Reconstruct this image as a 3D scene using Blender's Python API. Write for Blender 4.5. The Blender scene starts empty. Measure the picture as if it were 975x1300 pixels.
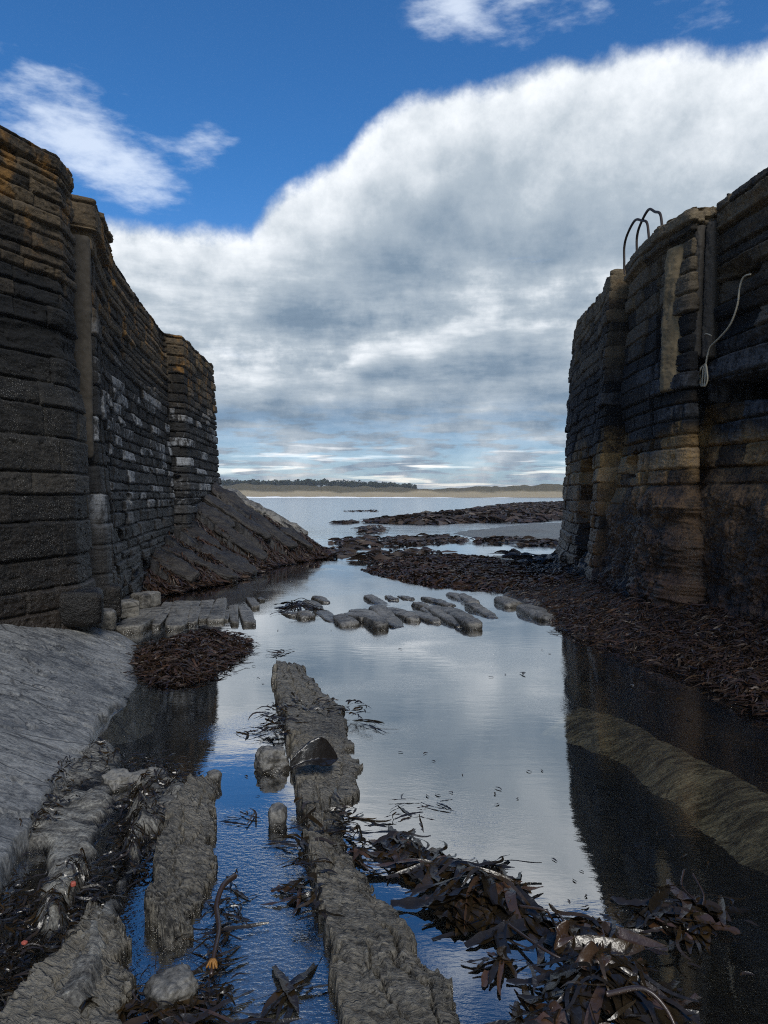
import bpy, bmesh, math, random
import numpy as np
from mathutils import Vector, Matrix
random.seed(7)
rng = np.random.default_rng(11)
scene = bpy.context.scene
COL = scene.collection
# ------------------------------------------------------------------ camera
F, CX, CY, EYE, HOR = 960.0, 487.5, 650.0, 1.5, 629.0
TILT = math.atan((CY - HOR) / F)
cam_d = bpy.data.cameras.new('camera'); cam = bpy.data.objects.new('camera', cam_d); COL.objects.link(cam)
cam.location = (0, 0, EYE); cam.rotation_euler = (math.pi/2 - TILT, 0, 0)
cam_d.sensor_fit = 'VERTICAL'; cam_d.sensor_height = 36; cam_d.lens = F/1300*36
cam_d.clip_start = .05; cam_d.clip_end = 9000
scene.camera = cam

def ray(px, py):
    px = np.asarray(px, float); py = np.asarray(py, float)
    a = (px - CX)/F; b = -(py - CY)/F
    ct, st = math.cos(TILT), math.sin(TILT)
    return np.stack([a, ct + b*st, -st + b*ct], -1)
def at_z(px, py, z=0.):
    d = ray(px, py); t = (z - EYE)/d[..., 2]
    return d*t[..., None] + np.array([0, 0, EYE])
def at_y(px, py, Y):
    d = ray(px, py); t = Y/d[..., 1]
    return d*t[..., None] + np.array([0, 0, EYE])
def proj_x(P):      # horizontal picture position of a world point
    P = np.asarray(P, float)
    ct, st = math.cos(TILT), math.sin(TILT)
    dep = P[..., 1]*ct - (P[..., 2]-EYE)*st
    return CX + F*P[..., 0]/dep
# ------------------------------------------------------------------ noise
def _h(ix, iy, iz, s):
    n = (ix*374761393 + iy*668265263 + iz*2147483647 + s*1274126177) & 0xffffffff
    n = ((n ^ (n >> 13))*1274126177) & 0xffffffff
    return (n ^ (n >> 16)) & 0xffffffff
def vnoise(x, y, z=0., s=0):
    """smooth gradient noise, about -1..1"""
    x, y, z = np.broadcast_arrays(np.asarray(x, float), np.asarray(y, float), np.asarray(z, float))
    xi, yi, zi = np.floor(x).astype(np.int64), np.floor(y).astype(np.int64), np.floor(z).astype(np.int64)
    xf, yf, zf = x-xi, y-yi, z-zi
    u, v, w = [t*t*t*(t*(t*6-15)+10) for t in (xf, yf, zf)]
    def g(i, j, k):
        h = _h(xi+i, yi+j, zi+k, s)
        a = (h & 1023)/1023.*2-1; b = ((h >> 10) & 1023)/1023.*2-1; c = ((h >> 20) & 1023)/1023.*2-1
        return a*(xf-i) + b*(yf-j) + c*(zf-k)
    def L(a, b, t): return a + (b-a)*t
    flat = not np.any(zf)
    r0 = L(L(g(0,0,0), g(1,0,0), u), L(g(0,1,0), g(1,1,0), u), v)
    if flat: return r0*1.6
    r1 = L(L(g(0,0,1), g(1,0,1), u), L(g(0,1,1), g(1,1,1), u), v)
    return L(r0, r1, w)*1.6
def fbm(x, y, z=0., o=4, s=0, g=.5):
    r = 0.; a = 1.; t = 0.
    for i in range(o):
        f = 2.03**i
        r = r + a*vnoise(np.asarray(x)*f, np.asarray(y)*f, np.asarray(z)*f, s+i*17); t += a; a *= g
    return r/t*1.4
def sstep(a, b, x):
    t = np.clip((x-a)/(b-a), 0, 1); return t*t*(3-2*t)
def poly_sd(X, Y, poly):
    """signed distance to a closed polygon, positive inside"""
    poly = np.asarray(poly, float)[:, :2]; n = len(poly)
    d = np.full(X.shape, 1e18); ins = np.zeros(X.shape, bool)
    for i in range(n):
        a = poly[i]; b = poly[(i+1) % n]; e = b-a
        wx, wy = X-a[0], Y-a[1]
        t = np.clip((wx*e[0]+wy*e[1])/max(e@e, 1e-12), 0, 1)
        d = np.minimum(d, (wx-e[0]*t)**2+(wy-e[1]*t)**2)
        c = ((a[1] <= Y) & (b[1] > Y)) | ((b[1] <= Y) & (a[1] > Y))
        if abs(e[1]) > 1e-12:
            ins ^= c & (X < a[0]+(Y-a[1])/e[1]*e[0])
    return np.where(ins, 1, -1)*np.sqrt(d)
def pxpoly(pts, z=0.):
    a = np.array(pts, float); return at_z(a[:, 0], a[:, 1], z)[:, :2]
# ------------------------------------------------------------------ meshes
def np_mesh(name, V, Q, mat, smooth=True, attrs=None, parent=None):
    V = np.asarray(V, np.float32); Q = np.asarray(Q, np.int32)
    me = bpy.data.meshes.new(name); k = Q.shape[1]
    me.vertices.add(len(V)); me.vertices.foreach_set('co', V.ravel())
    me.loops.add(Q.size); me.loops.foreach_set('vertex_index', Q.ravel())
    me.polygons.add(len(Q)); me.polygons.foreach_set('loop_start', np.arange(0, Q.size, k, dtype=np.int32))
    me.polygons.foreach_set('loop_total', np.full(len(Q), k, np.int32))
    me.polygons.foreach_set('use_smooth', np.full(len(Q), smooth, bool))
    me.update(calc_edges=True)
    for an, av in (attrs or {}).items():
        me.attributes.new(an, 'FLOAT', 'POINT').data.foreach_set('value', np.asarray(av, np.float32).ravel())
    if mat: me.materials.append(mat)
    o = bpy.data.objects.new(name, me); COL.objects.link(o)
    if parent: o.parent = parent
    return o
def grid_q(nu, nv, flip=False, off=0):
    i = np.arange(nu-1)[:, None]*nv + np.arange(nv-1)[None, :] + off
    q = np.stack([i, i+nv, i+nv+1, i+1], -1).reshape(-1, 4)
    return q[:, ::-1] if flip else q
def tag(o, label=None, cat=None, group=None, kind=None):
    if label: o['label'] = label
    if cat: o['category'] = cat
    if group: o['group'] = group
    if kind: o['kind'] = kind
    return o
def empty(name, loc=(0, 0, 0)):
    o = bpy.data.objects.new(name, None); COL.objects.link(o); o.location = loc; o.empty_display_size = .1
    return o
def origin_to(o, p):
    """move a mesh object's origin to p, leaving its shape where it is"""
    p = Vector(p); o.data.transform(Matrix.Translation(-p)); o.location = p
    return o
def tube(path, r, n=8, closed_ends=True):
    """swept tube through a path (k,3), radius scalar or per point; returns V, Q"""
    P = np.asarray(path, float); k = len(P); r = np.broadcast_to(np.asarray(r, float), (k,))
    T = np.gradient(P, axis=0); T /= np.linalg.norm(T, axis=1)[:, None]+1e-9
    up = np.array([0, 0, 1.]); A = np.cross(T, up)
    bad = np.linalg.norm(A, axis=1) < .15
    A[bad] = np.cross(T[bad], np.array([1., 0, 0]))
    for i in range(1, k):
        if A[i]@A[i-1] < 0: A[i] = -A[i]
    A /= np.linalg.norm(A, axis=1)[:, None]; B = np.cross(T, A)
    th = np.linspace(0, 2*math.pi, n, endpoint=False)
    V = P[:, None]+r[:, None, None]*(np.cos(th)[None, :, None]*A[:, None]+np.sin(th)[None, :, None]*B[:, None])
    Q = []
    for i in range(k-1):
        for j in range(n):
            Q.append((i*n+j, i*n+(j+1) % n, (i+1)*n+(j+1) % n, (i+1)*n+j))
    V = V.reshape(-1, 3)
    if closed_ends:
        for e, b in ((0, 0), (k-1, (k-1)*n)):
            V = np.vstack([V, P[e]]); c = len(V)-1
            for j in range(0, n, 2): Q.append((c, b+j, b+(j+1) % n, b+(j+2) % n))
    return V, np.array(Q)
def merge(parts):
    Vs, Qs, o = [], [], 0
    for V, Q in parts:
        Vs.append(V); Qs.append(Q+o); o += len(V)
    return np.vstack(Vs), np.vstack(Qs)
def smooth_path(pts, n=40):
    pts = np.asarray(pts, float); k = len(pts)
    P = np.vstack([2*pts[0]-pts[1], pts, 2*pts[-1]-pts[-2]]); out = []
    for t in np.linspace(0, k-1-1e-6, n):
        i = int(t); u = t-i; a, b, c, d = P[i], P[i+1], P[i+2], P[i+3]
        out.append(.5*((2*b)+(c-a)*u+(2*a-5*b+4*c-d)*u*u+(3*b-a-3*c+d)*u**3))
    return np.array(out)
# ------------------------------------------------------------------ node helper
class NT:
    def __init__(s, tree): s.t = tree; tree.nodes.clear()
    def n(s, typ, props=None, **ins):
        nd = s.t.nodes.new(typ)
        for k, v in (props or {}).items(): setattr(nd, k, v)
        for k, v in ins.items():
            key = int(k[1:]) if k[0] == 'i' and k[1:].isdigit() else k.replace('_', ' ')
            s.put(nd.inputs[key], v)
        return nd
    def put(s, sock, v):
        if hasattr(v, 'is_linked') or isinstance(v, bpy.types.NodeSocket): s.t.links.new(v, sock)
        else:
            if sock.type == 'RGBA' and len(v) == 3: v = (*v, 1)
            sock.default_value = v
    def m(s, op, a, b=0., c=0., clamp=False):
        return s.n('ShaderNodeMath', dict(operation=op, use_clamp=clamp), i0=a, i1=b, i2=c).outputs[0]
    def add(s, a, b): return s.m('ADD', a, b)
    def sub(s, a, b): return s.m('SUBTRACT', a, b)
    def mul(s, a, b): return s.m('MULTIPLY', a, b)
    def ss(s, a, b, x):      # smoothstep
        nd = s.n('ShaderNodeMapRange', dict(interpolation_type='SMOOTHSTEP'), Value=x, From_Min=a, From_Max=b)
        return nd.outputs[0]
    def mix(s, f, a, b, bt='MIX'):
        nd = s.t.nodes.new('ShaderNodeMix'); nd.data_type = 'RGBA'; nd.blend_type = bt
        s.put(nd.inputs[0], f); s.put(nd.inputs[6], a); s.put(nd.inputs[7], b)
        return nd.outputs[2]
    def noise(s, vec, scale, detail=4., rough=.5, dist=0.):
        return s.n('ShaderNodeTexNoise', None, Vector=vec, Scale=scale, Detail=detail, Roughness=rough, Distortion=dist).outputs[0]
    def ramp(s, f, stops, mode='LINEAR'):
        nd = s.t.nodes.new('ShaderNodeValToRGB'); cr = nd.color_ramp; cr.interpolation = mode
        while len(cr.elements) > 1: cr.elements.remove(cr.elements[-1])
        for i, (p, c) in enumerate(stops):
            e = cr.elements[0] if i == 0 else cr.elements.new(p)
            e.position = p; e.color = (*c, 1) if len(c) == 3 else c
        s.put(nd.inputs[0], f); return nd.outputs[0]
    def vscale(s, v, sc):
        return s.n('ShaderNodeVectorMath', dict(operation='MULTIPLY'), i0=v, i1=sc).outputs[0]
    def attr(s, name): return s.n('ShaderNodeAttribute', dict(attribute_name=name)).outputs['Fac']
    def bump(s, h, strength, dist=.02, normal=None):
        nd = s.n('ShaderNodeBump', None, Height=h, Strength=strength, Distance=dist)
        if normal: s.put(nd.inputs['Normal'], normal)
        return nd.outputs[0]
    def pos(s):
        g = s.n('ShaderNodeNewGeometry'); return g.outputs['Position']
    def sep(s, v): return s.n('ShaderNodeSeparateXYZ', None, Vector=v).outputs
def new_mat(name):
    m = bpy.data.materials.new(name); m.use_nodes = True
    return m, NT(m.node_tree)
def finish(t, col, rough=.7, normal=None, spec=.5, extra=None):
    b = t.n('ShaderNodeBsdfPrincipled', None, Base_Color=col, Roughness=rough)
    b.inputs['Specular IOR Level'].default_value = spec
    if normal: t.put(b.inputs['Normal'], normal)
    for k, v in (extra or {}).items(): t.put(b.inputs[k], v)
    o = t.n('ShaderNodeOutputMaterial'); t.t.links.new(b.outputs[0], o.inputs[0])
    return b

def wall_mat(name, zones, lichen, barn, salt):
    """zones: list of (height/5, colour)"""
    m, t = new_mat(name); p = t.pos(); x, y, z = t.sep(p)
    big = t.noise(p, .9, 3); zz = t.add(z, t.mul(t.sub(big, .5), 1.1))
    st = t.attr('stone')
    zz = t.add(zz, t.mul(t.sub(st, .5), .5))
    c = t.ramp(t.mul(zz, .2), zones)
    # each stone its own shade, plus mottling
    n1 = t.noise(p, 7, 6, .65); n2 = t.noise(p, 38, 4, .6)
    sh = t.add(t.add(.10, t.mul(st, 1.0)), t.mul(t.sub(n1, .5), 2.0))
    sh = t.m('MAXIMUM', t.add(sh, t.mul(t.sub(n2, .5), 1.5)), .12)
    c = t.mix(1, c, t.n('ShaderNodeCombineColor', None, Red=sh, Green=sh, Blue=sh).outputs[0], 'MULTIPLY')
    # orange lichen near the top
    l = t.mul(t.ss(.52, .66, t.noise(p, 2.3, 5, .6)), t.ss(lichen[0], lichen[0]+.8, z))
    c = t.mix(t.mul(l, lichen[1]), c, t.mix(n2, (.14, .065, .012), (.32, .16, .032)))
    # white salt streaks on single stones
    s = t.mul(t.ss(.70, .86, t.add(t.mul(st, .40), t.mul(t.noise(t.vscale(p, (3.4, 3.4, 1.6)), 3.2, 6, .72), .85))), t.mul(t.ss(1.0, 1.6, z), t.ss(3.7, 2.9, z)))
    c = t.mix(t.mul(s, salt), c, (.42, .44, .47))
    # barnacles: small pale specks
    v = t.n('ShaderNodeTexVoronoi', None, Vector=p, Scale=75., Randomness=1.)
    bk = t.mul(t.ss(.34, .16, v.outputs['Distance']), t.ss(.40, .62, t.noise(p, 4, 5, .65)))
    bk = t.mul(bk, t.mul(t.ss(barn[1], barn[1]-.4, z), t.ss(barn[0], barn[0]+.3, z)))
    c = t.mix(t.mul(bk, barn[2]), c, (.5, .48, .44))
    h = t.add(t.mul(n1, .6), t.mul(n2, .5)); h = t.add(h, t.mul(t.noise(p, 120, 3, .6), .25)); h = t.add(h, t.mul(bk, .5))
    ro = t.n('ShaderNodeMapRange', None, Value=z, From_Min=.4, From_Max=2.6, To_Min=.42, To_Max=.85).outputs[0]
    finish(t, c, ro, t.bump(h, .9, .03), .4)
    return m

def rock_mat(name, lo, hi, streak=(1, 1, 1), ang=0., pale=0., wet=True, warm=None, sbump=.6, sscale=9.):
    m, t = new_mat(name); p = t.pos(); x, y, z = t.sep(p)
    mp = t.n('ShaderNodeMapping', None, Vector=p, Rotation=(0, 0, ang), Scale=streak).outputs[0]
    n0 = t.noise(p, 1.7, 4, .55); n1 = t.noise(mp, sscale, 7, .68, .3); n2 = t.noise(p, 60, 4, .65); n3 = t.noise(mp, sscale*4, 5, .6)
    f = t.add(t.mul(n0, .5), t.add(t.mul(n1, .8), t.add(t.mul(t.sub(n2, .5), .6), t.mul(t.sub(n3, .5), .45))))
    f = t.add(.5, t.mul(t.sub(f, .64), 2.3))
    c = t.ramp(f, [(.12, lo), (.5, [(a+b)/2 for a, b in zip(lo, hi)]), (.88, hi)])
    if 'smooth' in name:
        stn = t.ss(.50, .66, t.noise(t.vscale(p, (1., 1.6, 1.)), 2.3, 6, .65)); c = t.mix(t.mul(stn, .55), c, (.060, .064, .070))
        lv = t.noise(mp, 2.2, 3, .5, .8); ln = t.m('ABSOLUTE', t.sub(lv, .5)); ck2 = t.mul(t.ss(.012, .002, ln), t.ss(.42, .58, t.noise(p, 1.3, 3))); c = t.mix(t.mul(ck2, .8), c, (.02, .02, .02))
        c = t.mix(t.mul(t.ss(.60, .72, t.noise(p, 17, 5, .7)), .45), c, (.27, .265, .24))
    if 'sunken' in name: c = t.mix(t.mul(t.ss(.47, .60, t.noise(mp, 2.4, 6, .65)), .85), c, (.020, .016, .009))
    if 'tilted' in name: c = t.mix(1, c, t.ramp(t.attr('stone'), [(0, (.35,)*3), (.5, (.8,)*3), (1, (3.2,)*3)]), 'MULTIPLY')
    if warm: c = t.mix(t.mul(t.ss(.5, .7, t.noise(p, 3.1, 4, .6)), .7), c, warm)
    # pale flecks
    if pale: c = t.mix(t.mul(t.ss(.66, .74, n2), pale), c, (.55, .55, .52))
    # thin dark cracks
    w = t.n('ShaderNodeTexVoronoi', dict(feature='DISTANCE_TO_EDGE'), Vector=mp, Scale=sscale*.35)
    ck = t.mul(t.ss(.03, .0, w.outputs['Distance']), t.ss(.45, .6, n0))
    c = t.mix(t.mul(ck, .75), c, (.03, .028, .025))
    ro = .62
    if wet:
        wl = t.ss(.055, .0, t.add(z, t.mul(t.sub(n1, .5), .07)))
        c = t.mix(wl, c, t.mix(1, c, (.42, .41, .40), 'MULTIPLY'))
        ro = t.sub(.56, t.mul(wl, .4))
    h = t.add(t.add(t.mul(n1, .8), t.mul(n3, .5)), t.mul(n2, .22)); h = t.sub(h, t.mul(ck, .3))
    finish(t, c, ro, t.bump(h, sbump, .03), .5)
    return m

def weed_mat(name, cols, rough=.34, spec=.6):
    m, t = new_mat(name)
    r = t.n('ShaderNodeNewGeometry').outputs['Random Per Island']
    c = t.ramp(r, [(i/(len(cols)), k) for i, k in enumerate(cols)])
    n = t.noise(t.pos(), 22, 4, .6)
    sh = t.add(.45, t.mul(n, 1.1))
    c = t.mix(1, c, t.n('ShaderNodeCombineColor', None, Red=sh, Green=sh, Blue=sh).outputs[0], 'MULTIPLY')
    finish(t, c, t.add(rough-.12, t.mul(n, .3)), t.bump(t.noise(t.pos(), 70, 3), .25, .01), spec)
    return m
def plain_mat(name, c1, c2, scale=30., rough=.6, spec=.4, bump=.3, metal=0.):
    m, t = new_mat(name); n = t.noise(t.pos(), scale, 5, .6)
    finish(t, t.mix(n, c1, c2), rough, t.bump(n, bump, .01), spec, {'Metallic': metal})
    return m

M = {}
# heights / 5 m
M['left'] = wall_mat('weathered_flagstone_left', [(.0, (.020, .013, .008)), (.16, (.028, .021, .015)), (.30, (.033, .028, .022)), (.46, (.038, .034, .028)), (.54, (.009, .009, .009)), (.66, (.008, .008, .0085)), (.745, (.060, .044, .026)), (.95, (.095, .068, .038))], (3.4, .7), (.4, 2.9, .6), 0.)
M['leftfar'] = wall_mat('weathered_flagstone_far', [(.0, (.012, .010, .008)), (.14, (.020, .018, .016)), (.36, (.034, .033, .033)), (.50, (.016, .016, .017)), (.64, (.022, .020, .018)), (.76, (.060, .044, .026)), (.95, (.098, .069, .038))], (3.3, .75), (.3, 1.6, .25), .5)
M['right'] = wall_mat('weathered_flagstone_right', [(.0, (.024, .013, .007)), (.10, (.085, .044, .021)), (.28, (.19, .105, .042)), (.43, (.30, .180, .064)), (.475, (.012, .0115, .0115)), (.66, (.011, .0105, .011)), (.72, (.065, .050, .032)), (.95, (.135, .102, .060))], (4.0, .35), (.3, 1.7, .5), .10)
M['render'] = plain_mat('tan_cement', (.055, .040, .024), (.32, .24, .135), 5., .85, .2, .8)
M['post_wood'] = plain_mat('grey_timber', (.030, .026, .022), (.085, .074, .060), 14., .85, .2, .5)
M['slab'] = rock_mat('smooth_grey_rock', (.050, .051, .051), (.26, .257, .243), (1, 1.9, 1), .75, .15, sbump=.6, sscale=5.5)
M['rib'] = rock_mat('grey_flag_rock', (.020, .018, .015), (.215, .195, .158), (1, 5, 1), -.5, .30, warm=(.15, .13, .095), sbump=.9, sscale=9.)
M['stone'] = rock_mat('grey_stone', (.030, .028, .025), (.20, .188, .165), (1, 1, 1), 0, .1, sbump=.6, sscale=6.)
M['ramp'] = rock_mat('dark_tilted_rock', (.004, .003, .0025), (.020, .016, .013), (1, 5, 1), .15, .0, sbump=.9, sscale=3.)
M['ramp2'] = rock_mat('dark_bedded_rock', (.004, .003, .003), (.026, .021, .017), (1, 7, 1), .2, .0, sbump=.8, sscale=5.)
M['shelf'] = rock_mat('wet_flat_shelf', (.05, .047, .046), (.14, .13, .125), (1, 3, 1), .2, .0, wet=False, sbump=.4, sscale=1.)
M['sunk'] = rock_mat('pale_sunken_rock', (.010, .008, .004), (.25, .22, .15), (1, 6, 1), .62, .1, wet=False, sbump=.7, sscale=6.)
M['weed'] = weed_mat('brown_wrack', [(.013, .008, .006), (.034, .018, .011), (.020, .012, .008), (.060, .032, .019), (.012, .008, .007), (.040, .026, .016)], .42, .32)
M['weedfar'] = weed_mat('brown_wrack_reef', [(.016, .012, .010), (.036, .022, .015), (.022, .016, .013), (.055, .036, .025)], .5, .4)
M['kelp'] = weed_mat('dark_kelp', [(.012, .009, .005), (.020, .014, .007), (.014, .011, .008), (.010, .008, .006), (.036, .021, .007), (.020, .014, .008)], .24, .55)
M['kelp_black'] = weed_mat('black_kelp', [(.010, .009, .009), (.014, .012, .011)], .24, .6)
M['kelp_brown'] = weed_mat('russet_kelp', [(.075, .036, .016), (.05, .028, .016)], .3, .7)
M['stipe'] = plain_mat('kelp_stalk', (.020, .014, .012), (.06, .035, .022), 20., .35, .7)
M['iron'] = plain_mat('rusty_iron', (.016, .015, .016), (.05, .034, .026), 40., .65, .4, .3, .3)
M['rope'] = plain_mat('pale_rope', (.30, .26, .19), (.52, .46, .34), 90., .85, .2, .6)
M['red'] = plain_mat('faded_red_plastic', (.28, .05, .035), (.42, .12, .08), 40., .5, .4)
M['orange'] = plain_mat('orange_holdfast', (.20, .08, .015), (.34, .17, .04), 60., .5, .4)

def ground_mat():
    m, t = new_mat('rocky_shore_bed'); p = t.pos(); x, y, z = t.sep(p)
    mp = t.n('ShaderNodeMapping', None, Vector=p, Rotation=(0, 0, -.45), Scale=(1, 2.6, 1)).outputs[0]
    n0 = t.noise(p, 2.4, 4, .55); n1 = t.noise(mp, 11, 7, .68, .3); n2 = t.noise(p, 75, 4, .65)
    f = t.add(t.mul(n0, .5), t.add(t.mul(n1, .8), t.mul(t.sub(n2, .5), .55)))
    f = t.add(.5, t.mul(t.sub(f, .64), 2.3)); rock = t.ramp(f, [(.12, (.022, .020, .018)), (.5, (.12, .113, .098)), (.88, (.30, .288, .25))])
    mud = t.mix(t.mul(t.ss(.4, .75, n1), n0), (.002, .0015, .001), (.014, .010, .006))
    gravel = t.mix(t.ss(.3, .75, n2), (.03, .029, .027), (.22, .21, .19))
    c = t.mix(t.ss(.006, .05, t.add(z, t.mul(t.sub(n1, .5), .05))), mud, rock)
    c = t.mix(t.attr('gravel'), c, gravel)
    c = t.mix(t.attr('bank'), c, t.mix(n1, (.014, .011, .009), (.045, .034, .026)))
    sand = t.mix(t.noise(p, .02, 4), (.30, .235, .145), (.38, .30, .19))
    c = t.mix(t.ss(380, 440, y), c, sand)
    h = t.add(t.mul(n1, .8), t.mul(n2, .4))
    wl = t.ss(.05, .01, t.add(z, t.mul(t.sub(n1, .5), .06)))
    finish(t, c, t.sub(.66, t.mul(wl, .36)), t.bump(h, .8, .025), .5)
    return m
M['ground'] = ground_mat()

def water_mat():
    m, t = new_mat('sea_water'); p = t.pos(); x, y, z = t.sep(p)
    far = t.ss(18, 40, y)
    # calm pool: long faint swell plus patches of cat's paws
    pat = t.ss(.45, .62, t.noise(p, .8, 3, .5))
    r1 = t.noise(t.vscale(p, (1, 2.4, 1)), 5.5, 3, .5); r2 = t.noise(t.vscale(p, (1.3, 3.2, 1)), 24, 3, .55)
    near = t.add(t.mul(r1, .02), t.mul(r2, t.add(.004, t.mul(pat, .022))))
    flow = t.mul(t.mul(t.ss(3.9, 2.9, y), t.ss(.05, -.12, t.add(x, t.mul(t.sub(y, 2.), .17)))), t.ss(-1.05, -.6, x))
    near = t.add(near, t.mul(flow, t.mul(t.noise(t.vscale(p, (1, 1.6, 1)), 30, 3, .6), .09)))
    sea = t.add(t.mul(t.noise(t.vscale(p, (.7, 1.6, 1)), .9, 4, .6), 1.0), t.mul(t.noise(p, .16, 2), 1.2))
    h = t.add(t.mul(near, t.sub(1., far)), t.mul(sea, t.mul(far, 1.8)))
    nb = t.bump(h, 1., .03)
    fc = t.n('ShaderNodeLayerWeight', None, Blend=.5, Normal=nb).outputs['Facing']
    fr = t.m('MULTIPLY_ADD', t.m('POWER', fc, 2.6), .77, .23)
    gl = t.n('ShaderNodeBsdfGlossy', None, Color=(1, 1, 1), Roughness=t.mul(far, .16), Normal=nb)
    tr = t.n('ShaderNodeBsdfTransparent', None, Color=(.90, .90, .84))
    deep = t.n('ShaderNodeBsdfDiffuse', None, Color=(.055, .10, .13))
    sub = t.n('ShaderNodeMixShader', None, i0=t.mul(far, .92), i1=tr.outputs[0], i2=deep.outputs[0])
    mx = t.n('ShaderNodeMixShader', None, i0=fr, i1=sub.outputs[0], i2=gl.outputs[0])
    o = t.n('ShaderNodeOutputMaterial'); t.t.links.new(mx.outputs[0], o.inputs[0])
    return m
M['water'] = water_mat()
# ------------------------------------------------------------------ sky and sun
SUN_EL, SUN_AZ = math.radians(44), math.radians(165)     # azimuth from +Y towards +X
world = bpy.data.worlds.new('World'); scene.world = world; world.use_nodes = True
def build_sky():
    t = NT(world.node_tree)
    d = t.n('ShaderNodeTexCoord').outputs['Generated']
    d = t.n('ShaderNodeVectorMath', dict(operation='NORMALIZE'), i0=d).outputs[0]
    x, y, z = t.sep(d)
    az = t.m('ARCTAN2', x, y); el = t.m('ARCSINE', z)
    def ang(px, py):
        a = math.atan((px-487.5)/F); return a, math.atan((HOR-py)/F*math.cos(a))
    # height of the cloud bank's upper edge round the compass
    pts = [(-math.pi, .5), (-2., .42), (-1., .32)]
    for px, py in [(0, 232), (120, 262), (235, 272), (300, 280), (335, 262), (365, 226), (435, 212), (475, 165), (545, 128), (640, 90), (740, 64), (850, 52), (975, 52)]:
        pts.append(ang(px, py))
    pts += [(.8, .66), (1.6, .85), (2.4, .7), (math.pi, .5)]
    fc = t.t.nodes.new('ShaderNodeFloatCurve'); cv = fc.mapping.curves[0]
    fc.mapping.use_clip = False
    P = [((a+math.pi)/(2*math.pi), e/1.6) for a, e in pts]
    cv.points[0].location = P[0]; cv.points[-1].location = P[-1]
    for q in P[1:-1]: cv.points.new(*q)
    for q in cv.points: q.handle_type = 'AUTO_CLAMPED'
    fc.mapping.update()
    t.put(fc.inputs['Value'], t.m('MULTIPLY_ADD', az, 1/(2*math.pi), .5)); fc.inputs['Factor'].default_value = 1
    B = t.mul(fc.outputs[0], 1.6)
    zc = t.add(t.m('MAXIMUM', z, 0.), .10)
    q = t.n('ShaderNodeCombineXYZ', None, X=t.m('DIVIDE', x, zc), Y=t.m('DIVIDE', y, zc), Z=0.).outputs[0]
    # billowing edge: the same noise gives the outline and the relief inside
    def puff(v):
        n1 = t.noise(v, 3.6, 3, .5); n2 = t.noise(v, 8.5, 10, .64)
        return t.add(t.mul(t.sub(n1, .5), 1.), t.mul(t.sub(n2, .5), .62))
    off = t.n('ShaderNodeVectorMath', dict(operation='ADD'), i0=d, i1=(-.018, 0., .030)).outputs[0]
    pf = puff(d); rel = t.sub(pf, puff(off))
    gap = t.add(t.sub(B, el), t.mul(pf, .115))
    dens = t.ss(.0, .028, gap)
    tn = t.m('DIVIDE', gap, B)
    cl1 = t.noise(q, .8, 5, .55); cl2 = t.noise(q, 2.2, 6, .58)
    tw = t.add(tn, t.add(t.mul(t.sub(cl1, .5), .42), t.mul(t.sub(cl2, .5), .10)))
    s = t.ramp(tw, [(0., (.56,)*3), (.06, (.72,)*3), (.16, (.67,)*3), (.28, (.50,)*3), (.39, (.34,)*3), (.48, (.42,)*3), (.56, (.62,)*3), (.64, (.42,)*3), (.78, (.32,)*3), (.90, (.42,)*3), (1., (.46,)*3)])
    lay = t.noise(t.n('ShaderNodeCombineXYZ', None, X=t.mul(az, 4.2), Y=t.mul(el, 17.), Z=2.).outputs[0], 1., 7, .6)
    lows = t.ss(.40, .18, el)
    s = t.add(s, t.mul(rel, .85)); s = t.add(s, t.mul(t.sub(cl2, .5), .25)); s = t.add(s, t.mul(t.sub(t.noise(d, 17., 8, .62), .5), .08))
    s = t.add(s, t.mul(t.mul(t.sub(lay, .5), lows), 1.2))
    # streaky bright slots low over the sea
    low = t.ss(.085, .02, el)
    st = t.noise(t.n('ShaderNodeCombineXYZ', None, X=t.mul(az, 5.), Y=t.mul(el, 75.), Z=0.).outputs[0], 1., 4, .55)
    slot = t.mul(t.mul(t.ss(.50, .62, st), low), t.ss(.0, .012, el))
    s = t.add(s, t.mul(slot, .75))
    s = t.m('MAXIMUM', s, .05)
    cc = t.ramp(s, [(.0, (.080, .125, .185)), (.25, (.145, .20, .265)), (.5, (.30, .35, .40)), (.75, (.60, .63, .66)), (1., (.84, .84, .82))])
    cream = t.mul(t.ss(.05, .015, el), .75)
    cc = t.mix(t.mul(cream, t.ss(.3, .8, s)), cc, (.80, .76, .66))
    # thin holes low in the bank let pale blue through
    hole = t.mul(t.mul(t.ss(.60, .74, t.noise(q, 1.15, 6, .6, .5)), t.ss(.10, .3, el)), .85)
    dens = t.mul(dens, t.sub(1., hole))
    dens = t.mul(dens, t.sub(1., t.mul(t.mul(t.ss(.56, .44, cl2), t.ss(.14, .04, el)), .45)))
    # wisps of high cloud in the clear part
    wd = t.n('ShaderNodeMapping', None, Vector=d, Rotation=(0, math.radians(24), 0), Scale=(2.0, 2.4, 5.6)).outputs[0]
    wn = t.noise(wd, 5.2, 9, .6, .0)
    def blob(px, py, rx, ry):
        a, e = ang(px, py)
        u = t.mul(t.sub(az, a), F/rx); v = t.mul(t.sub(el, e), F/ry)
        return t.m('EXPONENT', t.mul(t.add(t.mul(u, u), t.mul(v, v)), -1.))
    bl = t.add(t.add(t.mul(blob(70, 150, 120, 62), 1.), t.mul(blob(175, 228, 85, 40), 1.)), t.add(t.mul(blob(272, 175, 42, 34), .7), t.mul(blob(690, 10, 120, 45), .85)))
    bl = t.add(bl, t.add(t.mul(blob(575, 18, 45, 25), .8), t.mul(blob(900, 12, 110, 40), .6)))
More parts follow.
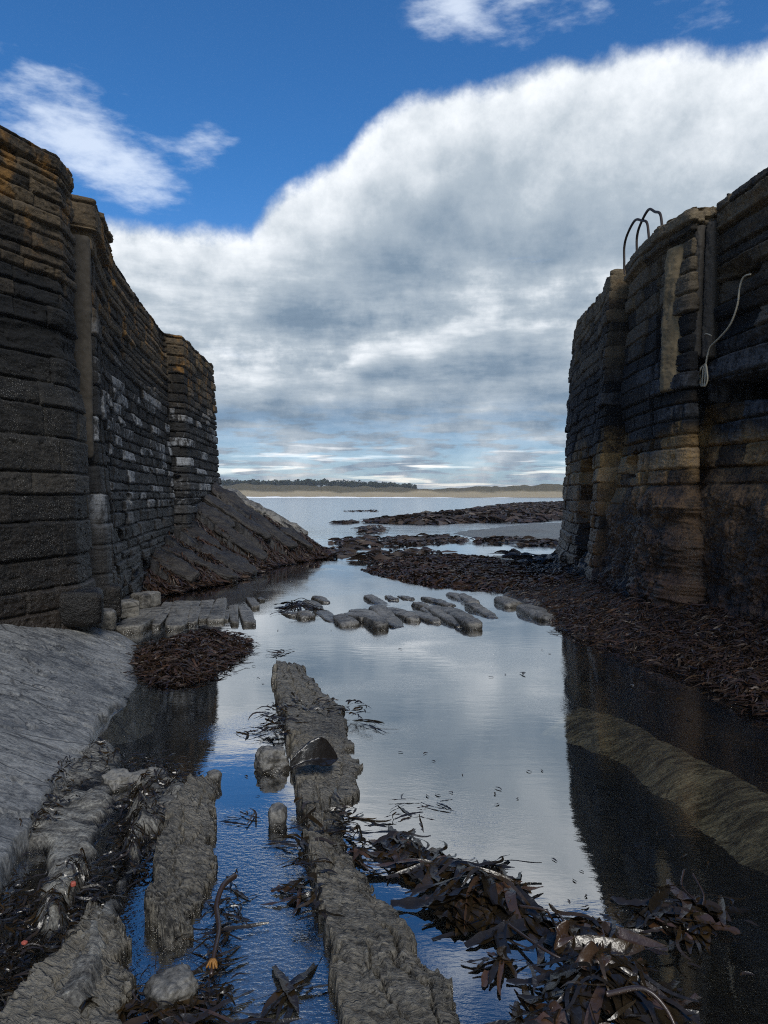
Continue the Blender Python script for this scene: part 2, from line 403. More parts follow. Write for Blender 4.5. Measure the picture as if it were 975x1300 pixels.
    wm = t.mul(t.ss(.47, .86, t.add(wn, t.mul(t.sub(bl, .62), .40))), t.ss(.02, .35, bl))
    nish = t.n('ShaderNodeTexSky', dict(sky_type='NISHITA', sun_disc=False, sun_elevation=SUN_EL, sun_rotation=SUN_AZ, air_density=1., dust_density=.6, ozone_density=2.)).outputs[0]
    blue = t.mix(1., nish, t.mix(t.ss(.42, .06, el), (.27, .68, 1.06), (.62, .84, 1.15)), 'MULTIPLY')
    K = 12.
    col = t.mix(t.mul(wm, .68), blue, (.62*K, .68*K, .76*K))
    ccK = t.n('ShaderNodeVectorMath', dict(operation='SCALE'), i0=cc, Scale=K).outputs[0]
    col = t.mix(dens, col, ccK)
    bg = t.n('ShaderNodeBackground', None, Color=col, Strength=.1)
    o = t.n('ShaderNodeOutputWorld'); t.t.links.new(bg.outputs[0], o.inputs[0])
build_sky()
sd = bpy.data.lights.new('sun', 'SUN'); sun = bpy.data.objects.new('sun', sd); COL.objects.link(sun)
sd.energy = 2.0; sd.angle = math.radians(20); sd.color = (1., .95, .86)
sun.rotation_euler = Vector((-math.sin(SUN_AZ)*math.cos(SUN_EL), -math.cos(SUN_AZ)*math.cos(SUN_EL), -math.sin(SUN_EL))).to_track_quat('-Z', 'Y').to_euler()
sun.location = (0, 0, 40)
vs = scene.view_settings; vs.view_transform = 'Standard'; vs.look = 'None'; vs.exposure = .38; vs.gamma = 1

scene.cycles.use_denoising = False; scene.cycles.use_adaptive_sampling = False; scene.cycles.filter_width = 1.1
# ------------------------------------------------------------------ masonry walls: eroded flagstone courses as real relief
TOP = 4.7
def resample(plan, ds_fn):
    plan = np.asarray(plan, float); seg = np.linalg.norm(np.diff(plan, axis=0), axis=1); cum = np.concatenate([[0], np.cumsum(seg)])
    s = [0.]
    while s[-1] < cum[-1]:
        s.append(s[-1]+ds_fn(s[-1]))
    s = np.array(s); s[-1] = cum[-1]
    P = np.stack([np.interp(s, cum, plan[:, 0]), np.interp(s, cum, plan[:, 1])], -1)
    return s, P, cum
class Courses:
    """a random layout of courses and stones over (s, z)"""
    def __init__(self, z0, z1, hfn, lfn, seed):
        r = np.random.default_rng(seed); z = z0; b = [z]
        while z < z1:
            z += hfn(z)*r.uniform(.72, 1.3); b.append(z)
        self.b = np.array(b); self.rows = []; self.r = r; self.lfn = lfn; self.seed = seed
        for k in range(len(b)+1):
            zc = b[min(k, len(b)-1)]; s = -2+r.uniform(-.5, .3); e = [s]
            while s < 30: s += lfn(zc)*r.uniform(.5, 1.7); e.append(s)
            self.rows.append(np.array(e))
        self.roff = r.normal(0, 1, len(b)+1)
    def __call__(self, S, Z):
        wz = Z+.009*vnoise(S*1.1, Z*.7, 0, self.seed)+.005*vnoise(S*6, Z*3, 0, self.seed+1)
        k = np.clip(np.searchsorted(self.b, wz, 'right'), 1, len(self.b)-1)
        ez = np.minimum(wz-self.b[k-1], self.b[k]-wz)
        fz = (wz-self.b[k-1])/(self.b[k]-self.b[k-1])
        es = np.empty_like(S); sid = np.empty_like(S); fs = np.empty_like(S)
        ws = S+.007*vnoise(S*5, Z*7, 0, self.seed+2)
        for c in np.unique(k):
            mm = k == c; e = self.rows[c]; j = np.clip(np.searchsorted(e, ws[mm], 'right'), 1, len(e)-1)
            es[mm] = np.minimum(ws[mm]-e[j-1], e[j]-ws[mm]); fs[mm] = (ws[mm]-e[j-1])/(e[j]-e[j-1])
            h = _h(j.astype(np.int64), np.full(j.shape, c, np.int64), np.zeros(j.shape, np.int64), self.seed); sid[mm] = (h & 0xffff)/65535.
        return k, np.maximum(ez, 0), np.maximum(es, 0), fz, fs, sid, self.roff[k]
def stone_relief(lay, S, Z, amp=.03, rowamp=.02, joint=.035, jw=.022, tilt=.03, rough=.018):
    k, ez, es, fz, fs, sid, ro = lay(S, Z)
    s2 = (sid*7.31) % 1; s3 = (sid*13.7) % 1
    d = (sid-.5)*2*amp+ro*rowamp+(fz-.5)*(s2-.5)*2*tilt+(fs-.5)*(s3-.5)*2*tilt
    wj = jw*(.35+.75*(.5+.5*vnoise(S*3, Z*3, 0, 5)))
    prof = np.minimum(1-np.exp(-(ez/wj)**2.2), .08+.92*(1-np.exp(-(es/(wj*.8))**2.2)))
    d = d-joint*(1-prof)
    d = d+rough*.8*fbm(S*5, Z*13, 0, 5, 31, .6)+rough*.6*fbm(S*19, Z*50, 0, 3, 77)-rough*1.3*sstep(.35, .7, fbm(S*7, Z*16, 0, 4, 33))
    return d, sid, prof
def box(S, Z, s0, s1, z0, z1, soft=.03, wob=.06, seed=3):
    w = wob*fbm(S*4, Z*4, 0, 4, seed)
    return sstep(0, soft, np.minimum(np.minimum(S-s0, s1-S), np.minimum(Z-z0, z1-Z))+w)

def build_wall(name, plan, side, disp, mat, ds, dz, zbot=-.25, batter=.05, ztop=None, back=(.25, .8, 1.8), smooth_n=.10):
    bd = side  # the wall's thickness runs away from the channel (+x on the right, -x on the left)
    s, P, cum = resample(plan, ds)
    # smoothed normal
    T = np.gradient(P, axis=0)/np.gradient(s)[:, None]
    k = max(1, int(smooth_n/np.median(np.diff(s)))); ker = np.ones(2*k+1)/(2*k+1)
    T = np.stack([np.convolve(np.pad(T[:, i], k, 'edge'), ker, 'valid') for i in (0, 1)], -1)
    T /= np.linalg.norm(T, axis=1)[:, None]
    N = np.stack([-T[:, 1], T[:, 0]], -1)*side
    zt = ztop(s) if ztop else np.full(len(s), TOP)
    nz = int((TOP-zbot)/dz); f = np.linspace(0, 1, nz)
    Z = zbot+(zt[:, None]-zbot)*f[None]; S = np.repeat(s[:, None], nz, 1)
    d, sid, prof = disp(S, Z, P)
    off = batter*(TOP-Z)+d
    X = P[:, 0, None]+N[:, 0, None]*off; Y = P[:, 1, None]+N[:, 1, None]*off
    # top and back
    bx, by, bz, bs = [], [], [], []
    e = off[:, -1:]
    ex = P[:, 0, None]+N[:, 0, None]*(e-.05); ey = P[:, 1, None]+N[:, 1, None]*(e-.05)
    for b in (0.,)+back:
        bx.append(ex+bd*b); by.append(ey)
        bz.append((zt+.012+.02*vnoise(s*3, b*5, 0, 4))[:, None]); bs.append(sid[:, -1:])
    for zz in (2.5, zbot):
        bx.append(ex+bd*(back[-1]+.02)); by.append(ey); bz.append(np.full((len(s), 1), zz)); bs.append(sid[:, -1:])
    X = np.hstack([X]+bx); Y = np.hstack([Y]+by); Zf = np.hstack([Z]+bz); sid = np.hstack([sid]+bs)
    V = np.stack([X, Y, Zf], -1).reshape(-1, 3)
    o = np_mesh(name, V, grid_q(*X.shape, flip=side < 0), mat, True, {'stone': sid})
    return o, s, P, N, cum

# ---- left pier, near block: plan from pixels of its top edge
def top(px, py, z=TOP): p = at_z(px, py, z); return (float(p[0]), float(p[1]))
L1, L2 = top(72, 196), top(89, 222)
L3, L4, L5 = top(91.5, 248), top(111, 253), top(132, 308)
L6, L7, L8, L9 = top(170, 370), top(209, 422), top(232, 425), top(272, 465)
nb_dir = np.array(L1)-np.array(top(0, 158)); nb_dir /= np.linalg.norm(nb_dir)
L0 = np.array(top(0, 158)); Lm = L0-nb_dir*2.2; Lmm = Lm-nb_dir*2.0+np.array([-.5, 0])
planA = [Lmm-np.array([.6, 4.]), Lmm, Lm, L0, L1, L2, (L2[0]-.32, L2[1]+.42), (L2[0]-1.0, L2[1]+.7)]
layA = Courses(-.4, 5.0, lambda z: .255 if z < 2.35 else (.22 if z < 3.2 else .12), lambda z: .85 if z < 2.35 else (.9 if z < 3.2 else .45), 21)
cumA = np.concatenate([[0], np.cumsum(np.linalg.norm(np.diff(np.array([tuple(q) for q in planA]), axis=0), axis=1))])
sA1 = cumA[4]
def dispA(S, Z, P):
    d, sid, prof = stone_relief(layA, S, Z, .018, .010, .036, .014, .018, .013)
    # deeply eroded, overhanging middle courses, and smooth lower ones
    mid = sstep(2.2, 2.6, Z)*sstep(3.75, 3.4, Z)
    d += mid*(.018*vnoise(S*.9, Z*7.5, 0, 9)+.03*fbm(S*1.6, Z*5, 0, 4, 12)-.03)
    d += -.09*mid*sstep(.25, .75, vnoise(S*.6+3.1, Z*4.2, 0, 15))
    up = sstep(3.3, 3.7, Z)
    d += up*.016*fbm(S*3, Z*11, 0, 5, 41, .6)
    d += -.05*sstep(4.54, 4.525, Z)*sstep(4.49, 4.51, Z)+.022*sstep(4.52, 4.54, Z)   # thin coping with a shadow gap
    return d, sid, prof
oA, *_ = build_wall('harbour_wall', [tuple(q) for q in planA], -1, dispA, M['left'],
                    lambda s: .0115 if s > cumA[2]-.3 else .06, .0115, ztop=lambda s: TOP+.012*vnoise(s*1.1, 0, 0, 2)+.006*vnoise(s*7, 0, 0, 3), back=(.25, .8, 1.6), smooth_n=.03)
tag(oA, 'tall near pier block on the left with orange lichen on its top courses', 'stone wall')

# ---- left wall behind it: upright post, long curving wall and end buttress
planB = [(L3[0]-1.4, L3[1]+.1), (L3[0]-.02, L3[1]+.02), L4, ((L4[0]*.72+L5[0]*.28), (L4[1]*.72+L5[1]*.28)), L5, L6, L7, L8, L9, (L9[0]-.5, L9[1]+.5), (L9[0]-2.2, L9[1]+.9)]
aB = np.array(planB); cumB = np.concatenate([[0], np.cumsum(np.linalg.norm(np.diff(aB, axis=0), axis=1))])
layB1 = Courses(-.4, 5.0, lambda z: .27, lambda z: .6, 51)
layB2 = Courses(-.4, 5.0, lambda z: .15 if z < 3.2 else .11, lambda z: .42 if z < 3.2 else 1.1, 52)
layB3 = Courses(-.4, 5.0, lambda z: .16, lambda z: .6, 53)
sP, sQ, s7, s9 = cumB[2], cumB[3], cumB[6], cumB[8]
def dispB(S, Z, P):
    d1, i1, p1 = stone_relief(layB1, S, Z, .016, .008, .03, .016, .02, .012)
    d2, i2, p2 = stone_relief(layB2, S, Z, .022, .008, .045, .016, .03, .016)
    d3, i3, p3 = stone_relief(layB3, S, Z, .022, .012, .05, .018, .03, .018)
    a = S < sQ; c = S > s7+.05
    d = np.where(a, d1, np.where(c, d3, d2)); sid = np.where(a, i1, np.where(c, i3, i2)); pr = np.where(a, p1, np.where(c, p3, p2))
    d += .035*fbm(S*.7, Z*.9, 0, 3, 8)*(~a)
    # slots either side of the post and a second one a little farther on
    for c0, w, z1 in ((sP+.13, .055, 4.25), (sP+.62, .05, 3.9)):
        d -= .22*sstep(w, w*.5, np.abs(S-c0))*sstep(z1, z1-.1, Z)
    # missing stones: small dark voids low on the wall
    v = sstep(.42, .5, vnoise(S*1.5, Z*3.4, 0, 19))*sstep(2.4, 1.6, Z)*(S > sQ+.4)
    d -= .16*v
    cap = sstep(4.33, 4.36, Z)*(S < sQ+.9)*(1+0*S); d += .085*cap
    d -= .10*(S > s7+.05)*sstep(1.55, 1.3, Z+.2*vnoise(S*2, 3., 0, 6))
    return d, sid, pr
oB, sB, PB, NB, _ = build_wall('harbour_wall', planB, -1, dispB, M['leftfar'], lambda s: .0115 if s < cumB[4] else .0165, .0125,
    ztop=lambda s: TOP+.02*vnoise(s*1.2, 0, 0, 12)+.006*np.sign(vnoise(s*2.2, 0, 0, 13))-.02*sstep(sQ+.9, sQ+1., s), smooth_n=.08)
tag(oB, 'long curving wall of small dark blocks on the left, ending in a stepped buttress', 'stone wall')

# the smooth post set into the angle between the two
def rblock(name, c, size, mat, parent=None, rotz=0., pw=7., seed=1, amp=.01, freq=4., cuts=14, taper=0., rx=0., ry=0., skew=0.):
    """a worn block: super-ellipsoid box with noise relief"""
    bm = bmesh.new(); bmesh.ops.create_cube(bm, size=2)
    bmesh.ops.subdivide_edges(bm, edges=bm.edges[:], cuts=cuts, use_grid_fill=True)
    V = np.array([v.co[:] for v in bm.verts]); Q = np.array([[v.index for v in f.verts] for f in bm.faces]); bm.free()
    r = (np.abs(V)**pw).sum(1)**(1/pw); V = V/r[:, None]
    V[:, :2] *= (1-taper*(V[:, 2:3]*.5+.5))
    if skew:
        k1, k2, k3, k4 = np.random.default_rng(seed).uniform(-1, 1, 4)
        V = np.stack([V[:, 0]+skew*.6*k2*V[:, 1]*size[1]/size[0], V[:, 1]*(1+skew*.4*k1*V[:, 0]), V[:, 2]*(1+skew*.3*k3*V[:, 0])], -1)
    N = V/np.linalg.norm(V, axis=1)[:, None]
    W = V*np.array(size)/2
    o3 = np.array(c)
    n = fbm(W[:, 0]*freq+seed*3.1, W[:, 1]*freq-seed, W[:, 2]*freq*1.6, 4, seed)+.4*fbm(W[:, 0]*freq*5, W[:, 1]*freq*5+seed, W[:, 2]*freq*7, 3, seed+9)
    W = W+N*(n*amp)[:, None]
    R = np.array(Matrix.Rotation(rotz, 3, 'Z') @ Matrix.Rotation(ry, 3, 'Y') @ Matrix.Rotation(rx, 3, 'X'))
    o = np_mesh(name, W@R.T, Q, mat, True, None, parent); o.location = tuple(float(k) for k in c)
    return o
pl = np.array(L3)*.45+np.array(L4)*.55
# ---- right pier
R0 = [top(975, 222), top(950, 238), top(921, 258)]
RB = [top(893, 264), top(880, 264), top(862, 276), top(843, 290), top(815, 318), top(801, 334)]
RA = [top(789, 341), top(770, 362), top(750, 385), top(734, 409), top(725.5, 432)]
far = RA[-1]
planR = [(5.2, -3.), (4.9, .5), (4.55, 3.0), (4.15, 5.6)]+R0+[(R0[-1][0]+.02, R0[-1][1]+.16)]+RB[1:]+RA+[(far[0]+.22, far[1]+.35), (far[0]+.9, far[1]+.9), (far[0]+3.5, far[1]+1.7)]
aR = np.array(planR); cumR = np.concatenate([[0], np.cumsum(np.linalg.norm(np.diff(aR, axis=0), axis=1))])
sC = cumR[6]; sB0 = cumR[8]; sB1 = cumR[12]; sA0 = cumR[13]; sAe = cumR[17]
sR_, PR_, _ = resample(planR, lambda s: .01)
def s_at(px, z, lo=0., hi=99.):
    """arc position where the right wall, at height z, stands at picture column px"""
    off = .05*(TOP-z); T = np.gradient(PR_, axis=0); T /= np.linalg.norm(T, axis=1)[:, None]+1e-9
    Q = np.stack([PR_[:, 0]-T[:, 1]*off, PR_[:, 1]+T[:, 0]*off, np.full(len(PR_), z)], -1)
    x = proj_x(Q); ok = (sR_ >= lo) & (sR_ <= hi) & (Q[:, 1] > 1)
    return float(sR_[np.argmin(np.where(ok, np.abs(x-px), 1e9))])
layC = Courses(-.4, 5.0, lambda z: .22 if z < 4. else .18, lambda z: .9, 61)
layRB = Courses(-.4, 5.0, lambda z: .20, lambda z: .6, 62)
layRA = Courses(-.4, 5.0, lambda z: .21 if z < 2.4 else .17, lambda z: .5, 63)
door0, door1 = s_at(752, 1.5, sA0, sAe), s_at(735, 1.5, sA0, sAe)
hole0, hole1 = s_at(990, 2.6, 0, sC), s_at(899, 2.6, 0, sC)
pil0, pil1 = s_at(876, 3.8, sB0-.1, sB1), s_at(840, 3.8, sB0-.1, sB1)
def dispR(S, Z, P):
    Tq = np.gradient(P, axis=0); thq = np.unwrap(np.arctan2(Tq[:, 1], Tq[:, 0])); kq = 9
    thq = np.convolve(np.pad(thq, kq, 'edge'), np.ones(2*kq+1)/(2*kq+1), 'valid')
    S0 = S; S = S+(.30*(thq-thq[0]))[:, None]      # noise and stones measured along the swollen face
    dc, ic, pc = stone_relief(layC, S, Z, .024, .022, .05, .018, .03, .020)
    db, ib, pb = stone_relief(layRB, S, Z, .024, .010, .042, .016, .02, .016)
    da, ia, pa = stone_relief(layRA, S, Z, .022, .010, .042, .015, .02, .016)
    S1 = S; S = S0; c = S < sB0-.12; a = S > sA0-.06
    d = np.where(c, dc, np.where(a, da, db)); sid = np.where(c, ic, np.where(a, ia, ib)); pr = np.where(c, pc, np.where(a, pa, pb))
    d += .05*fbm(S*.8, Z*1.1, 0, 3, 28)
    # upright slots: between near masonry and the middle bay, and beside the rounded far bay
    d -= .28*sstep(.13, .07, np.abs(S-(sB0-.17)))*sstep(4.55, 4.4, Z)*sstep(.35, .9, Z)
    d -= .42*sstep(.13, .07, np.abs(S-(sA0-.11)))*sstep(.3, .6, Z)
    d -= .20*sstep(.075, .035, np.abs(S-(pil1+.12)))*sstep(1.2, 1.6, Z)*sstep(4.4, 4.3, Z)
    # the far bay swells towards its near edge
    d += .14*sstep(1.3, 0., S-sA0)*(S > sA0-.05)
    # bulging coping
    cop = sstep(4.42, 4.46, Z)*((S > sB0-.05) & (S < sA0-.15)); d += .07*cop
    cop2 = sstep(4.38, 4.42, Z)*(S < sC); d += .05*cop2-.03*(S < sC)*(1-cop2)*sstep(4.0, 4.1, Z)
    # stepped ledges of the near masonry, undercut band and the long black void
    cm = (S < sB0-.2)
    d += cm*(.07*vnoise(S*.5, Z*3.3, 0, 71)+.05*sstep(3.3, 3.5, Z))
    d -= cm*.20*sstep(.35, .7, vnoise(S*.7+1.7, Z*3.1, 0, 73))*sstep(2.4, 2.7, Z)*sstep(4.1, 3.8, Z)
    d -= .60*box(S, Z, hole0, hole1, 2.46, 2.74, .04, .06, 5)
    # doorway-like breach in the far bay, ragged and dark
    d -= .55*box(S, Z, door0, door1, .75, 2.12, .04, .10, 6)
    d -= .18*box(S, Z, door0-.35, door1+.1, .35, 1.3, .2, .22, 16)
    # broken pocket under the middle bay
    q0, q1 = s_at(812, 1.9, sB0, sA0), s_at(796, 1.9, sB0, sA0)
    d -= .22*box(S, Z, q0, q1, 1.7, 2.1, .05, .12, 7)
    # lower third: patched over with rough bulging concrete
    low = sstep(1.75, 1.35, Z+.25*vnoise(S*1.2, 0, 0, 81))*(S < sA0-.2)
    blob = .10+.12*fbm(S1*1.1, Z*1.3, 0, 3, 82)+.07*fbm(S1*4, Z*4.5, 0, 5, 83, .6)+.022*fbm(S1*24, Z*26, 0, 3, 84)
    d = d*(1-.95*low)+low*blob
    sid = sid*(1-low)+low*(.45+.45*fbm(S*2.2, Z*2.2, 0, 5, 85, .6))
    d += .16*sstep(.75, .1, Z)*(.5+.7*fbm(S*1.7, Z*2, 0, 4, 86))
    return d, sid, pr
def ztR(s):
    z = TOP+.025*vnoise(s*1.3, 0, 0, 32)+.012*vnoise(s*8, 0, 0, 33)
    z = z-.06*((s > sA0-.1) & (s < sA0+.35))+.03*np.sign(vnoise(s*1.7, 0, 0, 35))*(s > sA0)
    return z
oR, sR, PR, NR, _ = build_wall('harbour_wall', planR, 1, dispR, M['right'], lambda s: .08 if s < cumR[3] else (.0115 if s < sA0+.5 else .016), .0118, ztop=ztR, smooth_n=.09)
tag(oR, 'dark layered stone pier on the right with a rounded far end and steel hoops on top', 'stone wall')

def wall_pt(s0, z, out=0.):
    """point on the right wall's face (before relief)"""
    i = int(np.argmin(np.abs(sR-s0))); o = .05*(TOP-z)+out
    return np.array([PR[i, 0]+NR[i, 0]*o, PR[i, 1]+NR[i, 1]*o, z])
# smooth cement pilaster, half round, and two weathered timbers in the slot
def pilaster(name, parent, c, w, dep, z0, z1, face, mat, seed, rad=5., lean=0.):
    """upright worn column; c = (x, y) of its back middle at the top, face = outward direction"""
    n, k = 40, 120; f = np.array(face, float); f /= np.linalg.norm(f); a = np.array([-f[1], f[0]])
    th = np.linspace(0, 2*math.pi, n, endpoint=False); ct, st = np.cos(th), np.sin(th)
    r = (np.abs(ct)**rad+np.abs(st)**rad)**(-1/rad)
    zz = np.linspace(z0, z1, k); e = np.clip(np.minimum(zz-z0, z1-zz)/.05, 0, 1); sh = .86+.14*np.sqrt(e*(2-e))
    U = (r*ct)[None]*w/2*sh[:, None]; W = (r*st)[None]*dep*sh[:, None]
    nz = .022*fbm(U*7+seed, W*7, zz[:, None]*3.3, 5, seed, .6)+.008*fbm(U*40, W*40, zz[:, None]*30, 3, seed+3)
    U = U*(1+nz*4); W = W+nz*1.2
    o = (lean*(z1-zz))[:, None]
    V = np.stack([c[0]+a[0]*U+f[0]*(W+o), c[1]+a[1]*U+f[1]*(W+o), np.repeat(zz[:, None], n, 1)], -1).reshape(-1, 3)
    Q = [(i*n+j, i*n+(j+1) % n, (i+1)*n+(j+1) % n, (i+1)*n+j) for i in range(k-1) for j in range(n)]
    V = np.vstack([V, [[c[0]+f[0]*0, c[1], z1+.01], [c[0]+f[0]*lean*(z1-z0), c[1]+f[1]*lean*(z1-z0), z0-.01]]]); t = len(V)-2
    for j in range(0, n, 2):
        Q.append((t, (k-1)*n+j, (k-1)*n+(j+1) % n, (k-1)*n+(j+2) % n)); Q.append((t+1, (j+2) % n, (j+1) % n, j))
    return np_mesh(name, V, np.array(Q), mat, True, None, parent)
sm = .5*(pil0+pil1); i_ = int(np.argmin(np.abs(sR-sm)))
pw_ = abs(pil1-pil0)
fc_ = NR[i_]+np.array([-.1, -.35])
pilaster('pilaster', oR, PR[i_]-fc_*.07, .34, .17, 2.70, 4.36, fc_, M['render'], 5, 3., .05)
ig = int(np.argmin(np.abs(sR-(sB0-.17))))
for k, (dx, dy, w, z0, z1) in enumerate([(.10, -.055, .13, 3.02, 4.52), (-.005, .02, .10, 3.05, 4.50)]):
    pilaster('timber', oR, (PR[ig, 0]-.04+dx, PR[ig, 1]+dy), w, .09, z0, z1, (-.8, -.6), M['post_wood'], 9+k, 4., .05)
# the smooth post on the left, standing in the angle behind the near block, under its own cap stone
pp = np.array(L3)*.40+np.array(L4)*.60
pilaster('post', oB, (pp[0]-.03, pp[1]+.03), .20, .12, 1.9, 4.28, (.45, -.9), M['post_wood'], 15, 5., .05)
# ---- ironwork and rope on the right pier
def hoop(px0, px1, pxt, pyt, py0, py1, Y, dY, label):
    """steel grab hoop: springs from the wall edge at px0, arches over and comes down at px1, a little farther back"""
    a = at_y(px0, py0, Y); b = at_y(px1, py1, Y-dY); t = at_y(pxt, pyt, Y-dY*.5)
    v = b-a; hgt = t[2]
    pts = [a+[0, 0, -.18], a, a+v*.0+[0, 0, (hgt-a[2])*.55], a+v*.13+[0, 0, (hgt-a[2])*.90], [t[0], t[1], hgt], a+v*.72+[0, 0, (hgt-a[2])*.90*.98], a+v*.92+[0, 0, (hgt-a[2])*.62], b, b+[.02, 0, -.15]]
    V, Q = tube(smooth_path(pts, 60), .017, 8)
    o = np_mesh('handrail_hoop', V, Q, M['iron']); origin_to(o, a)
    tag(o, label, 'handrail', 'steel hoops on top of the right pier')
hoop(792.5, 824, 806, 280, 332, 304, 10.75, 1.1, 'lower thin dark steel hoop on the right pier, nearer the pier end')
hoop(808.5, 841, 823, 266.5, 320, 293, 10.2, 1.1, 'higher thin dark steel hoop on the right pier, arching above the other hoop')
p = at_y(924.5, 246, 8.45)
V, Q = tube([p+[0, 0, .0], p+[0, 0, -.05], p+[0, 0, -.3]], .017, 8)
tag(origin_to(np_mesh('metal_stub', V, Q, M['iron']), p), 'short metal stub standing on the top edge of the right pier', 'post')
def on_wall(px, py, out=.10):
    lo, hi = 0., sC+.2
    d = ray(px, py); best = None
    off = None
    s_ = sR[(sR > cumR[3]) & (sR < hi)]; I = np.where((sR > cumR[3]) & (sR < hi))[0]
    Y = PR[I, 1]
    t = Y/d[1]; z = EYE+d[2]*t
    o = .05*(TOP-z)+out; x = PR[I, 0]+NR[I, 0]*o
    k = int(np.argmin(np.abs(d[0]*t-x))); return np.array([d[0]*t[k], Y[k], z[k]])
def rope_strand(pts, parent, r, name='strand', out=.13):
    P = smooth_path([on_wall(a, b, out) for a, b in pts], 70)
    V, Q = tube(P, r, 7); return np_mesh(name, V, Q, M['rope'], True, None, parent)
rp = empty('rope', on_wall(951, 350)); tag(rp, 'pale rope hanging down the right pier in a long curve with a knotted hank', 'rope')
inv = Matrix.Translation(-Vector(rp.location))
ch = [rope_strand([(953, 348), (944, 352), (939, 366), (936, 388), (927, 412), (914, 428), (902, 440), (898, 452), (895.5, 466)], rp, .010),
      rope_strand([(903, 426), (896, 424), (890, 430), (886, 446), (881, 462)], rp, .007)]
for k in range(3):
    a = (k-1)*2.0
    ch.append(rope_strand([(895.5+a*.4, 462), (893+a*1.6, 468), (892+a*1.8, 478), (891.5+a*1.5, 487), (893.5+a, 490), (895+a*1.6, 482), (895.5+a, 470), (895.5+a*.4, 463)], rp, .009, 'hank', .15+.012*k))
for c in ch: c.data.transform(inv)
# ------------------------------------------------------------------ the shore: one sheet from behind the camera to the far beach
MAT_POLY = pxpoly([(452, 724), (475, 713), (520, 707), (575, 705), (640, 709), (690, 724), (722, 738), (722, 757), (690, 757), (640, 752), (590, 747), (530, 742), (480, 733)])
SHELF_POLY = pxpoly([(590, 700), (640, 690), (712, 693), (760, 700), (760, 665), (712, 662), (650, 666), (560, 676), (600, 686)])
REEF_POLY = pxpoly([(472, 664), (500, 660), (560, 654), (600, 648), (640, 641), (690, 639), (770, 638), (820, 642), (820, 660), (712, 660), (660, 665), (600, 664), (540, 666)])
PILE_POLY = pxpoly([(158, 838), (185, 820), (230, 806), (262, 800), (300, 808), (322, 822), (300, 838), (285, 853), (250, 868), (215, 872), (182, 862)])
SUNK_AX = [(690, 905), (760, 932), (850, 978), (930, 1025), (1030, 1082)]
def xw_right(y): return np.interp(y, [0, 3, 5.6, 7.6, 8.5, 10.7, 14, 15.8, 17, 40], [5, 4.55, 4.15, 3.87, 3.6, 3.4, 3.65, 3.95, 5.5, 12])
BANK = pxpoly([(975, 905), (905, 868), (850, 845), (790, 822), (735, 806), (708, 790), (690, 775), (655, 762), (640, 756), (660, 745), (690, 735)])
BANK_Y = np.array([b[1] for b in BANK]); BANK_X = np.array([b[0] for b in BANK])
o_ = np.argsort(BANK_Y); BANK_Y = BANK_Y[o_]; BANK_X = BANK_X[o_]
def xbank(y): return np.interp(y, np.concatenate([[1., 3.5], BANK_Y, [17.]]), np.concatenate([[4.2, 3.3], BANK_X, [3.2]]))
def axis_dist(X, Y, pts):
    pts = np.asarray(pts); d = np.full(X.shape, 1e9); tt = np.zeros(X.shape)
    for i in range(len(pts)-1):
        a, b = pts[i], pts[i+1]; e = b-a
        t = np.clip(((X-a[0])*e[0]+(Y-a[1])*e[1])/(e@e), 0, 1)
        q = np.hypot(X-a[0]-e[0]*t, Y-a[1]-e[1]*t)
        m = q < d; d = np.where(m, q, d); tt = np.where(m, (i+t)/(len(pts)-1), tt)
    return d, tt
LL = pxpoly([(60, 930), (150, 935), (165, 948), (200, 965), (252, 985), (262, 1003), (240, 1040), (205, 1060), (192, 1110), (185, 1180), (165, 1240), (150, 1320), (-150, 1320), (-250, 1120), (-60, 1060), (20, 985)], .04)
POOL_AX = pxpoly([(205, 1075), (185, 1150), (172, 1220), (160, 1320)])
FLOW = pxpoly([(330, 1060), (385, 1060), (400, 1130), (420, 1210), (440, 1330), (210, 1330), (250, 1230), (300, 1120)])
